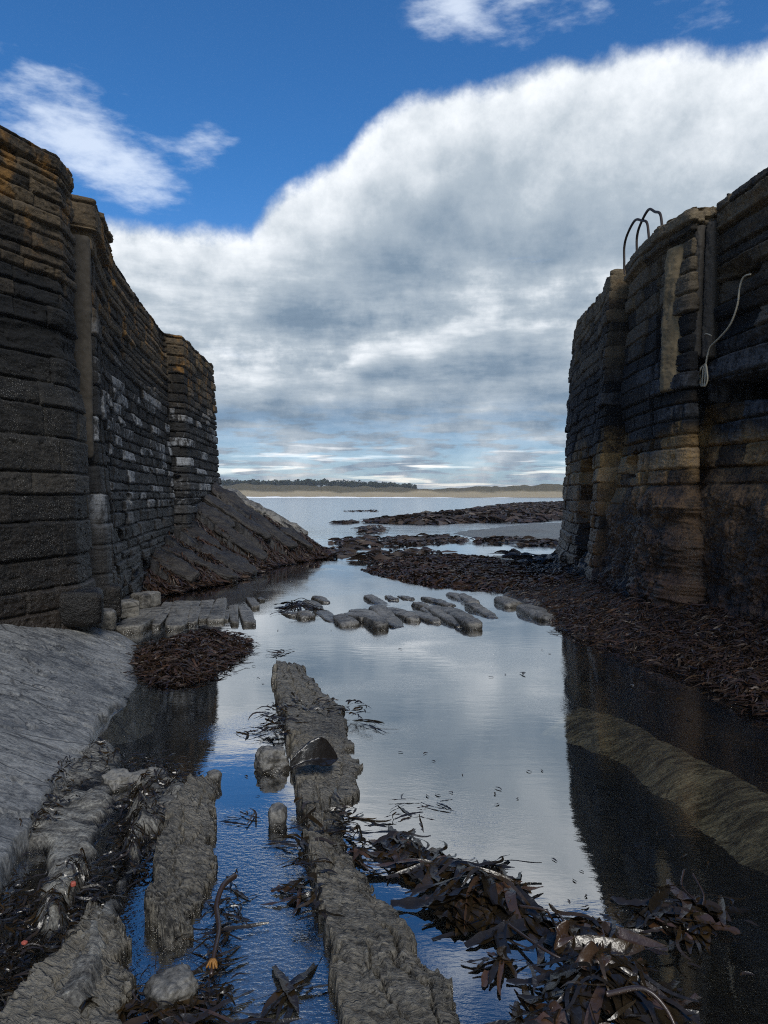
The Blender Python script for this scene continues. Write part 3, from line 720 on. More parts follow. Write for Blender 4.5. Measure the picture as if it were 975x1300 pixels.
def g_parts(X, Y):
    z = -.15+.03*fbm(X*.9, Y*.9, 0, 3, 101)-.25*sstep(14, 60, Y)-1.2*sstep(90, 250, Y)
    # right hand bank
    xl = xbank(Y); w = xw_right(Y); b = np.clip((X-xl)/np.maximum(w-xl, .25), -1, 1.3)
    yb = sstep(3.2, 4.6, Y)*sstep(19, 15.5, Y)
    bank = np.where(b > -.15, (.03+.36*np.clip(b, 0, 1)**1.1)*yb, -.3)
    bank = bank+(.04*fbm(X*2.2, Y*2.2, 0, 4, 111)+.02*fbm(X*8, Y*8, 0, 3, 112))*yb
    bank -= .25*sstep(.0, -.15, b)
    bank = bank-3.*(1-sstep(0, .5, yb))
    z = np.maximum(z, bank)
    bankm = sstep(-.4, -.15, b)*yb
    for poly, h, soft in ((MAT_POLY, .03, .5), (SHELF_POLY, .022, .5), (REEF_POLY, .22, 2.5), (PILE_POLY, .015, .25)):
        sd = poly_sd(X, Y, poly); near = sd > -1.5*soft
        k = sstep(-soft*.5, soft, sd+.25*soft*fbm(X*1.5/soft, Y*1.5/soft, 0, 3, 121))
        top_ = h*(1+.6*fbm(X*.9, Y*.5, 0, 4, 131) if h > .03 else 1+.9*fbm(X*.5, Y*.3, 0, 3, 132))
        z = np.where(near, z*(1-k)+np.maximum(top_, z)*k, z)
    # lower left: broken beds of rock with gullies between
    sd = poly_sd(X, Y, LL); k = sstep(-.10, .12, sd)
    u = X*math.cos(.30)-Y*math.sin(.30)*-1; v = Y-.35*X
    u = X+.27*Y
    rd = 1-np.abs(fbm(u*2.1, Y*.8, 0, 3, 141)); beds = np.floor(u*6.+.7*fbm(X*2, Y*2, 0, 2, 142))
    bl = vnoise(beds*3.7, Y*1.6+beds*1.3, 0, 143)
    rk = .055+.055*bl+.05*fbm(X*3.2, Y*3.2, 0, 4, 144)+.025*fbm(X*11, Y*9, 0, 4, 145)+.008*fbm(X*42, Y*34, 0, 3, 146)
    rk = rk+.03*sstep(3.2, 2.0, Y)
    # a dry smooth bed at the bottom
    gd, _t = axis_dist(X, Y, pxpoly([(172, 965), (150, 1050), (128, 1130), (105, 1170), (80, 1200)]))
    rk -= .09*sstep(.10, .03, gd+.05*fbm(X*6, Y*6, 0, 3, 151))
    gd, _t = axis_dist(X, Y, pxpoly([(20, 1100), (10, 1170), (25, 1250), (0, 1330)]))
    rk -= .10*sstep(.16, .04, gd+.06*fbm(X*6, Y*6, 0, 3, 152))
    pd, _t = axis_dist(X, Y, POOL_AX); rk -= .17*sstep(.13, .0, pd+.02*fbm(X*8, Y*8, 0, 3, 153))
    z = z*(1-k)+np.maximum(z, rk)*k
    rockm = k
    # gravelly flow beside the rib, just awash
    sd = poly_sd(X, Y, FLOW); gk = sstep(-.05, .15, sd)
    gz = -.012+.012*fbm(X*9, Y*9, 0, 3, 161)+.011*fbm(X*45, Y*45, 0, 2, 162)
    z = z*(1-gk)+np.maximum(gz, z)*gk
    # the shore rises behind the camera
    z = z+.5*sstep(1.2, -3, Y)
    # outside the piers: rough rising ground
    out = np.maximum(sstep(5.5, 9, np.abs(X))*sstep(25, 17, Y), 0); z = z+out*(.6+.3*fbm(X*.4, Y*.4, 0, 3, 171))
    # far beach and dunes
    bx = Y+.02*X
    z = z+sstep(430, 520, bx)*2.6
    return z, gk*(1-k), bankm
def g(x, y): return g_parts(np.asarray(x, float), np.asarray(y, float))[0]
ys = [-60, -25, -10, -4, -1.5, -.3, .4]; y = .8
while y < 30: ys.append(y); y *= 1.0062
while y < 700: ys.append(y); y *= 1.035
ys += [760, 1000, 1500]
ys = np.array(ys)
ts = np.concatenate([[-60, -25, -10, -5, -3, -2, -1.4, -1.1, -.9], np.arange(-.75, .7501, .0062), [.9, 1.1, 1.4, 2, 3, 5, 10, 25, 60]])
Yg = np.repeat(ys[:, None], len(ts), 1); Xg = ts[None]*np.maximum(np.abs(Yg), 1.)
far_ = np.abs(ts)[None] > 1.; Xg = np.where(far_, np.sign(ts)[None]*np.minimum(np.abs(Xg), 3000+np.abs(ts)[None]), Xg)
Zg, GR, BM = g_parts(Xg, Yg)
o = np_mesh('ground', np.stack([Xg, Yg, Zg], -1).reshape(-1, 3), grid_q(*Xg.shape, flip=True), M['ground'], True, {'gravel': GR, 'bank': BM})
tag(o, kind='structure')
# water: one sheet at z = 0
yw = np.concatenate([[-2, 0, 1], np.geomspace(2, 480, 60)]); xs = np.array([-3000, -400, -60, -12, -4, 0, 4, 12, 60, 400, 3000.])
Yw = np.repeat(yw[:, None], len(xs), 1); Xw = np.repeat(xs[None], len(yw), 0)
tag(np_mesh('water', np.stack([Xw, Yw, 0*Xw], -1).reshape(-1, 3), grid_q(*Xw.shape, flip=True), M['water'], True), kind='structure')

# ---- left: the big smooth slab tilted up from the pool
A_ = np.array([-1.98, 5.94]); B_ = np.array([-1.42, 2.79])
EDGE = [np.array([-.95, .5]), np.array([-1.22, 1.6])]+[at_z(a, b, c)[:2] for a, b, c in [(0, 1112, .09), (40, 1052, .07), (75, 1003, .05), (105, 965, .03), (128, 925, .01), (150, 890, -.01), (170, 868, -.01), (168, 845, .0), (150, 815, .02), (130, 797, .03)]]
EDGE = np.array(EDGE)
yy = np.arange(.5, 7.6, .02); xx = np.arange(-4.2, -.7, .02)
Ys, Xs = np.meshgrid(yy, xx, indexing='ij')
spoly = np.vstack([EDGE, [[-2.9, 7.7], [-6, 7.7], [-6, .2], [-.95, .2]]])
sd = poly_sd(Xs, Ys, spoly)
zz = .02-.367*(Xs+1.98)-.0907*(Ys-5.94)
zz = np.minimum(zz, .95+.05*Xs)
u_ = Xs*.78+Ys*.62; v_ = -Xs*.62+Ys*.78            # bedding lines run down towards the right
zz += .010*fbm(u_*.5, v_*1.2, 0, 3, 201)+.004*fbm(u_*4, v_*9, 0, 4, 202)+.005*fbm(Xs*22, Ys*22, 0, 3, 203)
st_ = np.floor(v_*3.1+.8*fbm(u_*.9, v_*.9, 0, 4, 204)); zz += .016*vnoise(st_*2.7, u_*.5, 0, 205)
ck_ = np.abs(fbm(u_*.7+2, v_*2.6, 0, 4, 208)); zz -= .035*sstep(.035, .0, ck_)
zz += -.03*sstep(.62, .75, vnoise(u_*1.1+4, v_*5.5, 0, 206))
e = sd+.05*fbm(Xs*2.2, Ys*2.2, 0, 3, 207)+.025*vnoise(np.floor(v_*9), 0*v_, 0, 209)
uw = sstep(4.6, 5.4, Ys)        # towards the pool it slides on under the water instead of ending in a step
drop = sstep(.012, -.03, e)
zz = zz*(1-drop*(1-uw))+(-.25)*drop*(1-uw)+uw*np.minimum(0, e)*.33
o = np_mesh('rock_slab', np.stack([Xs, Ys, np.maximum(zz, -.35)], -1).reshape(-1, 3), grid_q(*Xs.shape, flip=True), M['slab'], True)
tag(o, kind='structure')

# ---- the tilted rock that climbs to the end of the left wall
yy = np.arange(9.6, 24., .045); xx = np.arange(-6.5, -.6, .035)
Ys, Xs = np.meshgrid(yy, xx, indexing='ij')
xw = np.interp(Ys, [9.6, 10.6, 11.4, 13.0, 14.5, 16, 17.3, 18.3, 19.2, 20.5, 22.5, 24], [-4.3, -3.75, -3.3, -2.62, -2.5, -2.3, -1.75, -1.30, -1.35, -2.0, -3.3, -4.5])
xw = xw+.16*fbm(Xs*1.2, Ys*1.2, 0, 4, 211)
sl = np.interp(Ys, [9.6, 11, 13, 15.4, 16.3, 18.5, 20, 24], [.3, .42, .40, .52, .66, .60, .55, .4])
zz = sl*(xw-Xs)
# tilted beds: each a long slab with a sharp lower lip
w_ = (Ys-14)*.80+(Xs+3)*.42+.12*fbm(Xs*.8, Ys*.8, 0, 3, 212)
bd = w_/.62; fr_ = bd-np.floor(bd); amp_ = np.clip((xw-Xs)/.6, 0, 1)
zz -= amp_*(.55*(fr_**2-.4)*(.6+.6*vnoise(np.floor(bd)*2.3, 3.3, 0, 213)))
bd2 = w_/.17; zz -= amp_*.06*((bd2-np.floor(bd2))-.5)
zz += amp_*(.09*fbm(Xs*1.1, Ys*3, 0, 4, 214)+.05*fbm(Xs*5, Ys*9, 0, 4, 215))
zz = np.minimum(zz, 1.75); zz = np.maximum(zz, -.4)
o = np_mesh('tilted_rock', np.stack([Xs, Ys, zz], -1).reshape(-1, 3), grid_q(*Xs.shape, flip=True), M['ramp'], True)
o.data.attributes.new('stone', 'FLOAT', 'POINT').data.foreach_set('value', np.clip(.30+.45*vnoise(np.floor(bd)*2.3, 3.3, 0, 213)+.22*(fr_-.5)+.75*sstep(.55, .85, zz/np.maximum(sl*(xw+4.3), .3)*.8)*(Ys > 16.2)+.3*fbm(Xs*1.2, Ys*4, 0, 4, 216), 0, 1).astype(np.float32).ravel())
tag(o, 'dark tilted rock ridge rising from the pool to the foot of the left wall end', 'rock')
rk_ = o
for k, (xa, ya, L, w, pale) in enumerate([(-3.35, 18.3, 1.5, .40, 1), (-2.5, 18.5, 1.3, .34, 1), (-3.5, 17.7, 1.7, .34, 0), (-2.7, 17.3, 1.5, .40, 0), (-3.3, 16.8, 1.9, .34, 0), (-3.0, 15.7, 1.6, .40, 0), (-3.3, 14.9, 1.5, .34, 0), (-2.95, 14.1, 1.3, .40, 0), (-3.2, 13.1, 1.3, .34, 0), (-3.5, 12.3, 1.1, .30, 0), (-2.1, 17.9, 1.1, .28, 0), (-3.65, 16.2, 1.0, .5, 0)]):
    i_r = int((ya-yy[0])/.045); j_r = int((xa-xx[0])/.035); zc = float(np.median(zz[i_r-4:i_r+5, j_r-8:j_r+9]))
    slp = float(np.interp(ya, [11, 13, 15.4, 16.3, 18.5], [.42, .40, .52, .66, .60]))
    rblock('rock_bed', (xa, ya, zc+.045), (L*(.8+.07*(k*3 % 5)), w*(.75+.1*(k*7 % 5)), .20), M['stone' if pale else 'ramp2'], rk_, -.22+.13*((k*5) % 3-1), 5., 700+k, .07, 2.4, 22, 0, math.radians(12+5*((k*3) % 4)), math.atan(slp), .8)
ZRAMP = (xx, yy, zz)
def z_ramp(x, y):
    i = np.clip(((np.asarray(y)-yy_r[0])/.045).astype(int), 0, len(yy_r)-1); j = np.clip(((np.asarray(x)-xx_r[0])/.035).astype(int), 0, len(xx_r)-1)
    return zz_r[i, j]
yy_r, xx_r, zz_r = yy, xx, zz

# ---- ribs of rock: outlines taken where they meet the water
def rib(name, Lpx, Rpx, hfn, seed, mat, label, n=260, m=90, strat=.6, z0=.0, tail=.84):
    L = smooth_path(np.c_[pxpoly(Lpx, z0), np.zeros(len(Lpx))], n)[:, :2]; R = smooth_path(np.c_[pxpoly(Rpx, z0), np.zeros(len(Rpx))], n)[:, :2]
    v = np.linspace(-1.18, 1.18, m)
    C = (L+R)/2; H = (R-L)/2
    tt = np.linspace(0, 1, n)
    X = C[:, 0, None]+H[:, 0, None]*v; Y = C[:, 1, None]+H[:, 1, None]*v
    jx = .065*fbm(X*5.5, Y*5.5, 0, 5, seed+1, .65)
    vv = v[None]+jx/np.maximum(np.linalg.norm(H, axis=1), .05)[:, None]
    h = hfn(tt[:, None], vv)
    edge = sstep(1.10, .88, np.abs(vv)+.10*fbm(X*7, Y*7, 0, 3, seed+10)); endf = sstep(-.004, .03, tt[:, None]+.012*vnoise(v*6, 0, 0, seed))*sstep(1.004, tail, tt[:, None]+.02*vnoise(v*5, 0, 0, seed+7))
    u = X*math.cos(strat)+Y*math.sin(strat); w = -X*math.sin(strat)+Y*math.cos(strat)
    def saw(q, sharp=.12): f = q-np.floor(q); return np.where(f < 1-sharp, f/(1-sharp), (1-f)/sharp)-.5
    wob = .35*fbm(X*1.6, Y*1.6, 0, 4, seed+5)
    rel = .020*fbm(X*2.6, Y*2.6, 0, 3, seed+3)+.004*fbm(X*45, Y*45, 0, 3, seed+9)
    rel += .020*saw(w*6.5+1.6*wob)*(.4+.9*np.abs(vnoise(np.floor(w*6.5+1.6*wob)*2.7, u*1.5, 0, seed+6)))
    rel += .007*saw(w*31+4.*wob+.8*fbm(X*9, Y*9, 0, 3, seed+7), .25)
    tr = vv*2.1+1.1*fbm(tt[:, None]*7, v[None]*.7, 0, 4, seed+12)      # long bedding ledges along the rib
    rel += .020*saw(-tr, .10)*(.3+np.abs(vnoise(np.floor(tr)*2.7, tt[:, None]*9, 0, seed+13)))
    for c0, sk in ((-.25, 21), (.35, 23)):
        sp = np.abs(vv-c0-.35*fbm(tt[:, None]*6, 0*v[None], 0, 4, seed+sk)); rel -= .035*sstep(.07, .0, sp)*sstep(-.2, .2, fbm(tt[:, None]*5, 0*v[None]+3, 0, 3, seed+sk+1))
    side = sstep(.75, 1.0, np.abs(vv)); sn = fbm(tt[:, None]*60, v[None]*9, 0, 3, seed+15)
    rel += side*.02*sn; X = X+side*.016*fbm(tt[:, None]*50, v[None]*11, 0, 3, seed+16); Y = Y+side*.02*fbm(tt[:, None]*50, v[None]*11, 0, 3, seed+17)
    z = (h+rel)*edge*endf-.22*(1-edge*endf)
    V = np.stack([X, Y, z], -1).reshape(-1, 3)
    o = np_mesh(name, V, grid_q(n, m, flip=False), mat, True); c = V.mean(0); origin_to(o, (float(c[0]), float(c[1]), 0.))
    tag(o, label, 'rock')
    return lambda x, y: None
Lp = [(348, 838), (349, 870), (352, 905), (368, 950), (372, 985), (384, 1040), (392, 1100), (405, 1160), (418, 1230), (432, 1300), (455, 1420)]
Rp = [(378, 836), (404, 872), (438, 905), (446, 950), (458, 985), (440, 1035), (438, 1080), (476, 1130), (520, 1180), (592, 1290), (690, 1420)]
def h1(t, v):
    top_ = np.interp(t, [0, .08, .3, .55, .75, 1], [.04, .07, .085, .07, .06, .06])
    return top_*np.interp(v, [-1.2, -.8, -.2, .5, 1.2], [1., 1.05, .82, .55, .28])
def h1_old(t, v):
    base = np.interp(t, [0, .08, .3, .55, .75, 1], [.05, .10, .11, .10, .085, .08])
    return base*(1-.55*sstep(-.5, 1.0, v))+.025*sstep(.0, -.8, v)
rib('rock_rib', Lp, Rp, h1, 301, M['rib'], 'long narrow rib of ribbed grey rock running up the middle of the pool', 640, 110, -.45, tail=.97)
Lp2 = [(238, 1003), (210, 1060), (200, 1100), (192, 1150), (190, 1190), (200, 1235)]
Rp2 = [(275, 985), (276, 1040), (272, 1090), (262, 1140), (252, 1180), (246, 1225)]
rib('rock_rib', Lp2, Rp2, lambda t, v: .085*np.interp(v, [-1.2, -.8, -.2, .5, 1.2], [1.05, 1.1, .85, .60, .28])+0*t, 331, M['rib'], 'short broad rib of grey rock between the broken beds and the blue channel', 300, 110, -.35)
Lp3 = [(205, 1235), (195, 1262), (190, 1290)]; Rp3 = [(245, 1225), (262, 1255), (258, 1290)]
Lp4 = [(112, 1178), (85, 1215), (50, 1255), (20, 1300), (-30, 1380), (-70, 1450)]
Rp4 = [(150, 1172), (168, 1205), (166, 1245), (158, 1300), (160, 1380), (165, 1450)]
rib('rock_rib', Lp4, Rp4, lambda t, v: .085*np.interp(v, [-1.2, -.8, -.2, .5, 1.2], [1.0, 1.05, .9, .62, .25])+.02*t, 361, M['rib'], 'pale smooth bed of rock at the bottom left, sloping under the blue pool', 260, 110, .9, 0., .999)
# sunken pale ledge under the right wall's reflection
ax = pxpoly(SUNK_AX, -.04); n, m = 220, 70
axs = smooth_path(np.c_[ax, np.zeros(len(ax))], n)[:, :2]; T = np.gradient(axs, axis=0); T /= np.linalg.norm(T, axis=1)[:, None]; Nn = np.stack([-T[:, 1], T[:, 0]], -1)
wd = np.linspace(.29, .28, n)
v = np.linspace(-1.2, 1.2, m); X = axs[:, 0, None]+Nn[:, 0, None]*v*wd[:, None]; Y = axs[:, 1, None]+Nn[:, 1, None]*v*wd[:, None]
vv = v[None]+.45*fbm(X*1.6, Y*1.6, 0, 5, 351)
z = -.020+.016*fbm(X*2.5, Y*2.5, 0, 4, 352)-.17*sstep(.65, -.75, vv)-.22*sstep(.86, 1.12, np.abs(vv))+.012*fbm((X*.6+Y*.8)*20, (X*.8-Y*.6)*4, 0, 4, 353)
z = z-.2*sstep(.05, 0, np.linspace(0, 1, n)[:, None]+.03*fbm(X*4, Y*4, 0, 3, 354))
o = np_mesh('sunken_ledge', np.stack([X, Y, z], -1).reshape(-1, 3), grid_q(n, m, flip=False), M['sunk'], True)
tag(o, 'pale olive ledge of rock just under the dark water by the right pier', 'rock')

# ---- loose rocks and squared stones
def boulder(px, py, w, l, h, rz, seed, label, cat='rock', mat='stone', z=None, group=None, name='rock'):
    q = at_z(px, py, .03); zc = h*.22 if z is None else z
    o = rblock(name, (q[0], q[1], zc), (w, l, h), M[mat], None, rz, 3.2, seed, .05*min(w, l)/.2, 5., 18)
    return tag(o, label, cat, group)
boulder(345, 968, .17, .16, .16, .3, 3, 'small rounded grey boulder beside the rib, with a pale pool round it')
boulder(352, 1037, .085, .13, .12, .1, 4, 'small upright stone in the blue channel left of the rib')
boulder(272, 988, .07, .10, .10, .4, 5, 'knob of rock at the tip of the short rib')
boulder(222, 1255, .13, .12, .09, .8, 6, 'pale lump of rock below the short rib among weed')
boulder(150, 990, .16, .13, .10, .8, 7, 'pale smooth rock at the top of the broken beds, by the slab edge')
boulder(188, 985, .22, .12, .08, .5, 8, 'flat pale rock where the broken beds meet the pool')

def squared(pts, z, h, seed, label, name='stone_block', cat='stone', group=None, mat='stone', pw=6., amp=.012, tilt=0.):
    """a stone whose long axis runs from pixel a to pixel b; width in metres"""
    (ax_, ay_), (bx_, by_), w = pts
    a = at_z(ax_, ay_, z); b = at_z(bx_, by_, z); c = (a+b)/2; L = np.linalg.norm(b-a)*1.12; rz = math.atan2(b[1]-a[1], b[0]-a[0])
    o = rblock(name, (c[0], c[1], z-h/2+.0), (L, w, h), M[mat], None, rz, pw, seed, amp, 5., 14, 0, math.radians(((seed*37) % 13)-6), tilt, .8)
    return tag(o, label, cat, group)
G1 = 'row of squared stones across the pool'
ROW = [  # far end, near end, width
 ((366, 775), (376, 780), .22, 'stubby stone at the left end of the row, with weed lying on it'),
 ((384, 776), (392, 779), .20, 'small stone second from the left end of the row, touching the weed'),
 ((392, 762), (404, 769), .17, 'flat thin stone just behind the weed patch of the row'),
 ((403, 757), (413, 762), .17, 'farthest small stone at the back left of the row'),
 ((406, 773), (424, 786), .20, 'narrow stone in front of the weed patch in the row'),
 ((429, 779), (445, 788), .22, 'short stone left of the biggest stones in the row'),
 ((444, 774), (462, 784), .19, 'narrow wedge leaning against the biggest stones of the row'),
 ((455, 769), (484, 790), .27, 'long thick stone, first of the big ones in the row'),
 ((467, 757), (494, 768), .21, 'upper stone lying behind the big stones of the row'),
 ((477, 769), (505, 789), .23, 'long stone close against the first big one in the row'),
 ((493, 768), (526, 783), .18, 'slim long stone right of the pair of big ones in the row'),
 ((520, 773), (552, 786), .20, 'single low stone in the middle of the row with open water left of it'),
 ((540, 772), (568, 786), .19, 'long stone right of the single low one in the row'),
 ((548, 768), (582, 788), .22, 'thick stone left of the biggest right hand stone of the row'),
 ((565, 767), (601, 789), .25, 'biggest stone at the right of the row, its square end facing the camera'),
 ((539, 757), (572, 766), .17, 'flat long stone behind the right hand stones of the row'),
 ((574, 753), (598, 765), .19, 'raised stone at the back right of the row'),
 ((586, 753), (602, 763), .16, 'small stone next to the raised one at the back right of the row'),
 ((597, 766), (627, 779), .15, 'thin pointed stone at the right end of the row'),
 ((492, 755), (501, 759), .13, 'smallest chip of stone at the back of the row'),
 ((508, 755), (521, 759), .13, 'thin chip of stone at the back of the row, right of the smallest chip'),
 ((527, 763), (543, 769), .14, 'low flat chip between the two groups of the row')]
for k, (a, b, w, lab) in enumerate(ROW):
    hz = .10 if k not in (14, 7) else .15
    squared((a, b, w), (.045 if hz < .12 else .075)+.012*((k*7) % 4-1.5), .18, 400+k, lab, 'squared_stone', 'stone', G1, pw=5., amp=.022, tilt=math.radians(rng.uniform(-2, 3)))
G2 = 'stones by the weed bank'
for k, (a, b, w, lab) in enumerate([((632, 756), (655, 763), .30, 'flat grey stone at the tip of the weed bank'), ((672, 759), (690, 765), .26, 'small grey stone sunk in the weed bank'), ((668, 767), (700, 780), .34, 'larger flat stone at the front edge of the weed bank')]):
    squared((a, b, w), .08, .2, 440+k, lab, 'flat_stone', 'stone', G2, pw=3.5, amp=.02)
G3 = 'worked stones below the left wall'
LEFT = [((147, 790), (178, 792), .42, .09, 'first pale flat slab beside the big rock slab'), ((165, 794), (196, 770), .40, .10, 'broad flat slab beside the first pale slab, overhanging the pool'),
 ((199, 789), (215, 764), .15, .10, 'narrow ridged slab, deeply grooved, left of the wide ridged one'), ((223, 791), (238, 762), .32, .10, 'wide ridged slab of the left group'),
 ((244, 786), (249, 770), .13, .09, 'slim ridged piece right of the wide ridged slab'), ((258, 782), (264, 762), .16, .09, 'ridged slab split in two, over the dark reflection'),
 ((274, 783), (281, 760), .19, .10, 'grey ridged slab at the edge of the dark reflection'), ((287, 784), (289, 774), .08, .05, 'small sunk piece at the edge of the bright water'),
 ((298, 787), (296, 768), .12, .07, 'upright rounded stone first in the bright water'), ((316, 788), (310, 769), .17, .08, 'larger stone in the bright water right of the rounded one'),
 ((324, 768), (317, 758), .13, .06, 'small stone at the far right of the left group'), ((333, 761), (329, 758), .08, .04, 'tiny stone behind the far right of the left group')]
for k, (a, b, w, z, lab) in enumerate(LEFT):
    squared((a, b, w*.96), z*.6+.006*((k*5) % 3), .10, 460+k, lab, 'flat_stone', 'stone', G3, mat='stone', pw=9., amp=.016)
def base_block(px, py, z, size, rz, seed, lab, pw=8.):
    q = at_z(px, py, z)
    tag(rblock('footing_stone', (q[0], q[1], z-size[2]/2), size, M['left' if seed % 2 else 'stone'], None, rz, pw, seed, .02, 3., 16), lab, 'stone', 'footing stones of the left wall')
base_block(70, 748, .62, (.85, .45, .34), math.atan2(nb_dir[1], nb_dir[0])*.0+.35, 481, 'long low footing stone at the corner of the near pier block')
base_block(140, 742, .52, (.20, .30, .36), .5, 483, 'upright footing stone under the slot of the left wall')
base_block(158, 762, .24, (.30, .26, .20), .7, 484, 'tilted square stone below the slot of the left wall')
base_block(120, 775, .34, (.38, .30, .20), .5, 486, 'rounded stone lying on the slab edge under the pier corner')
base_block(185, 752, .22, (.36, .24, .2), 1.1, 488, 'dark stone against the left wall behind the worked slabs')
# small stones at the far foot of the right pier
for k, (px, py, s, lab) in enumerate([(722, 715, .55, 'dark boulder at the far foot of the right pier'), (745, 722, .7, 'long flat dark rock at the foot of the right pier'), (790, 745, .8, 'flat wet rock sloping from the middle of the right pier'), (868, 752, .45, 'black boulder under the slot of the right pier'), (905, 770, .5, 'low dark boulder in front of the near right masonry'), (825, 762, .35, 'small dark stone in the weed under the right pier')]):
    q = at_z(px, py, .18); q[0] = min(q[0], xw_right(q[1])-.05)
    tag(rblock('boulder', (q[0], q[1], .14), (s, s*.6, .34), M['ramp'], None, .4+k, 3., 500+k, .05, 3., 14, 0, .15, .2), lab, 'rock', 'rocks along the foot of the right pier')
# ------------------------------------------------------------------ far shore: dunes, wood, surf
def dune_mat():
    m, t = new_mat('dune_grass_and_sand'); p = t.pos(); x, y, z = t.sep(p)
    n = t.noise(t.vscale(p, (1, .5, 2.)), .035, 6, .6); n2 = t.noise(p, .25, 4, .6)
    grass = t.mix(n2, (.060, .055, .028), (.17, .135, .075)); sand = t.mix(n2, (.34, .27, .165), (.44, .355, .22))
    f = t.ss(2.8, 5.0, t.add(z, t.mul(t.sub(n, .5), 7.)))
    finish(t, t.mix(f, sand, grass), .9, None, .1); return m
M['dune'] = dune_mat()
xs = np.arange(-700, 700, 2.); yd = np.arange(494, 700, 4.)
Yd, Xd = np.meshgrid(yd, xs, indexing='ij')
px_ = CX+F*Xd/540.
prof = np.interp(px_, [-400, 200, 285, 340, 430, 520, 560, 600, 640, 690, 730, 800, 1400], [8, 8.4, 8.2, 8.6, 8.0, 6.0, 4.6, 6.6, 7.8, 8.4, 9.0, 8.6, 9])
k = sstep(500, 552, Yd+8*fbm(Xd*.02, Yd*.03, 0, 3, 602))
zd = 1.55+k*(prof*.74+3.6*fbm(Xd*.022, Yd*.035, 0, 4, 601)+1.3*fbm(Xd*.09, Yd*.12, 0, 3, 603))
zd -= 1.0*sstep(496, 494, Yd)*1.0+.0
tag(np_mesh('dunes', np.stack([Xd, Yd, zd], -1).reshape(-1, 3), grid_q(*Xd.shape, flip=True), M['dune'], True), kind='structure')
# the wood on the skyline: spiky masses of leaf-sized faces
def leafmass(C, r, count, seed, squash=1., up=.3):
    q = np.random.default_rng(seed); n = len(C)
    idx = np.repeat(np.arange(n), count)
    u = q.normal(0, 1, (n*count, 3)); u /= np.linalg.norm(u, axis=1)[:, None]; u *= (q.uniform(.2, 1, n*count)**.5)[:, None]
    c = C[idx]+u*r[idx][:, None]*np.array([.75, .75, squash])
    a = q.normal(0, 1, (n*count, 3)); a /= np.linalg.norm(a, axis=1)[:, None]; b = np.cross(a, q.normal(0, 1, (n*count, 3))); b /= np.linalg.norm(b, axis=1)[:, None]
    s = r[idx][:, None]*.34
    V = np.stack([c-a*s, c+b*s*.6, c+a*s, c-b*s*.6], 1).reshape(-1, 3); return V, np.arange(len(V)).reshape(-1, 4)
q = np.random.default_rng(5); C, R_ = [], []
for i in range(720):
    px = q.uniform(150, 590); Y = q.uniform(640, 760)
    dens = np.interp(px, [150, 285, 420, 500, 522, 532, 590], [1, 1, 1, .9, .5, 0, 0])
    if q.random() > dens: continue
    hh = np.interp(px, [150, 300, 345, 400, 450, 520], [14.5, 14.0, 13.6, 14.2, 13., 10.8])+q.normal(0, .8)
    C.append([(px-CX)/F*Y, Y, hh*Y/700-1.5]); R_.append(q.uniform(2.2, 3.2))
V, Q = leafmass(np.array(C), np.array(R_), 46, 6, 1.0)
M['wood'] = plain_mat('dark_conifers', (.020, .030, .016), (.045, .055, .028), .3, .9, .1, 0.)
tag(np_mesh('wood', V, Q, M['wood'], False), 'dark distant wood along the skyline behind the dunes', 'wood', None, 'stuff')
# bushes where the dunes sink in the middle stay part of the wood; surf: a low broken white roll
xs = np.arange(-420, 420, .8); sy = np.linspace(-1, 1, 9)
S_, X_ = np.meshgrid(sy, xs, indexing='ij')
br = sstep(-.25, .25, fbm(X_*.012, 0*X_, 0, 3, 611)+np.interp(CX+F*X_/455, [250, 300, 420, 480, 520, 720], [.5, .6, .5, .1, -.15, -.2]))
hh = br*(.75+.5*fbm(X_*.1, S_, 0, 3, 612))*np.sqrt(np.clip(1-S_**2, 0, 1))
ZZ = hh-.03; YY = 452+2.*S_+2.5*fbm(X_*.03, 0*X_, 0, 3, 613)
M['foam'] = plain_mat('sea_foam', (.72, .74, .75), (.82, .83, .83), 2., .8, .2, .1)
tag(np_mesh('surf', np.stack([X_, YY, ZZ], -1).reshape(-1, 3), grid_q(*X_.shape, flip=True), M['foam'], True), 'white line of surf breaking along the far beach', 'surf', None, 'stuff')

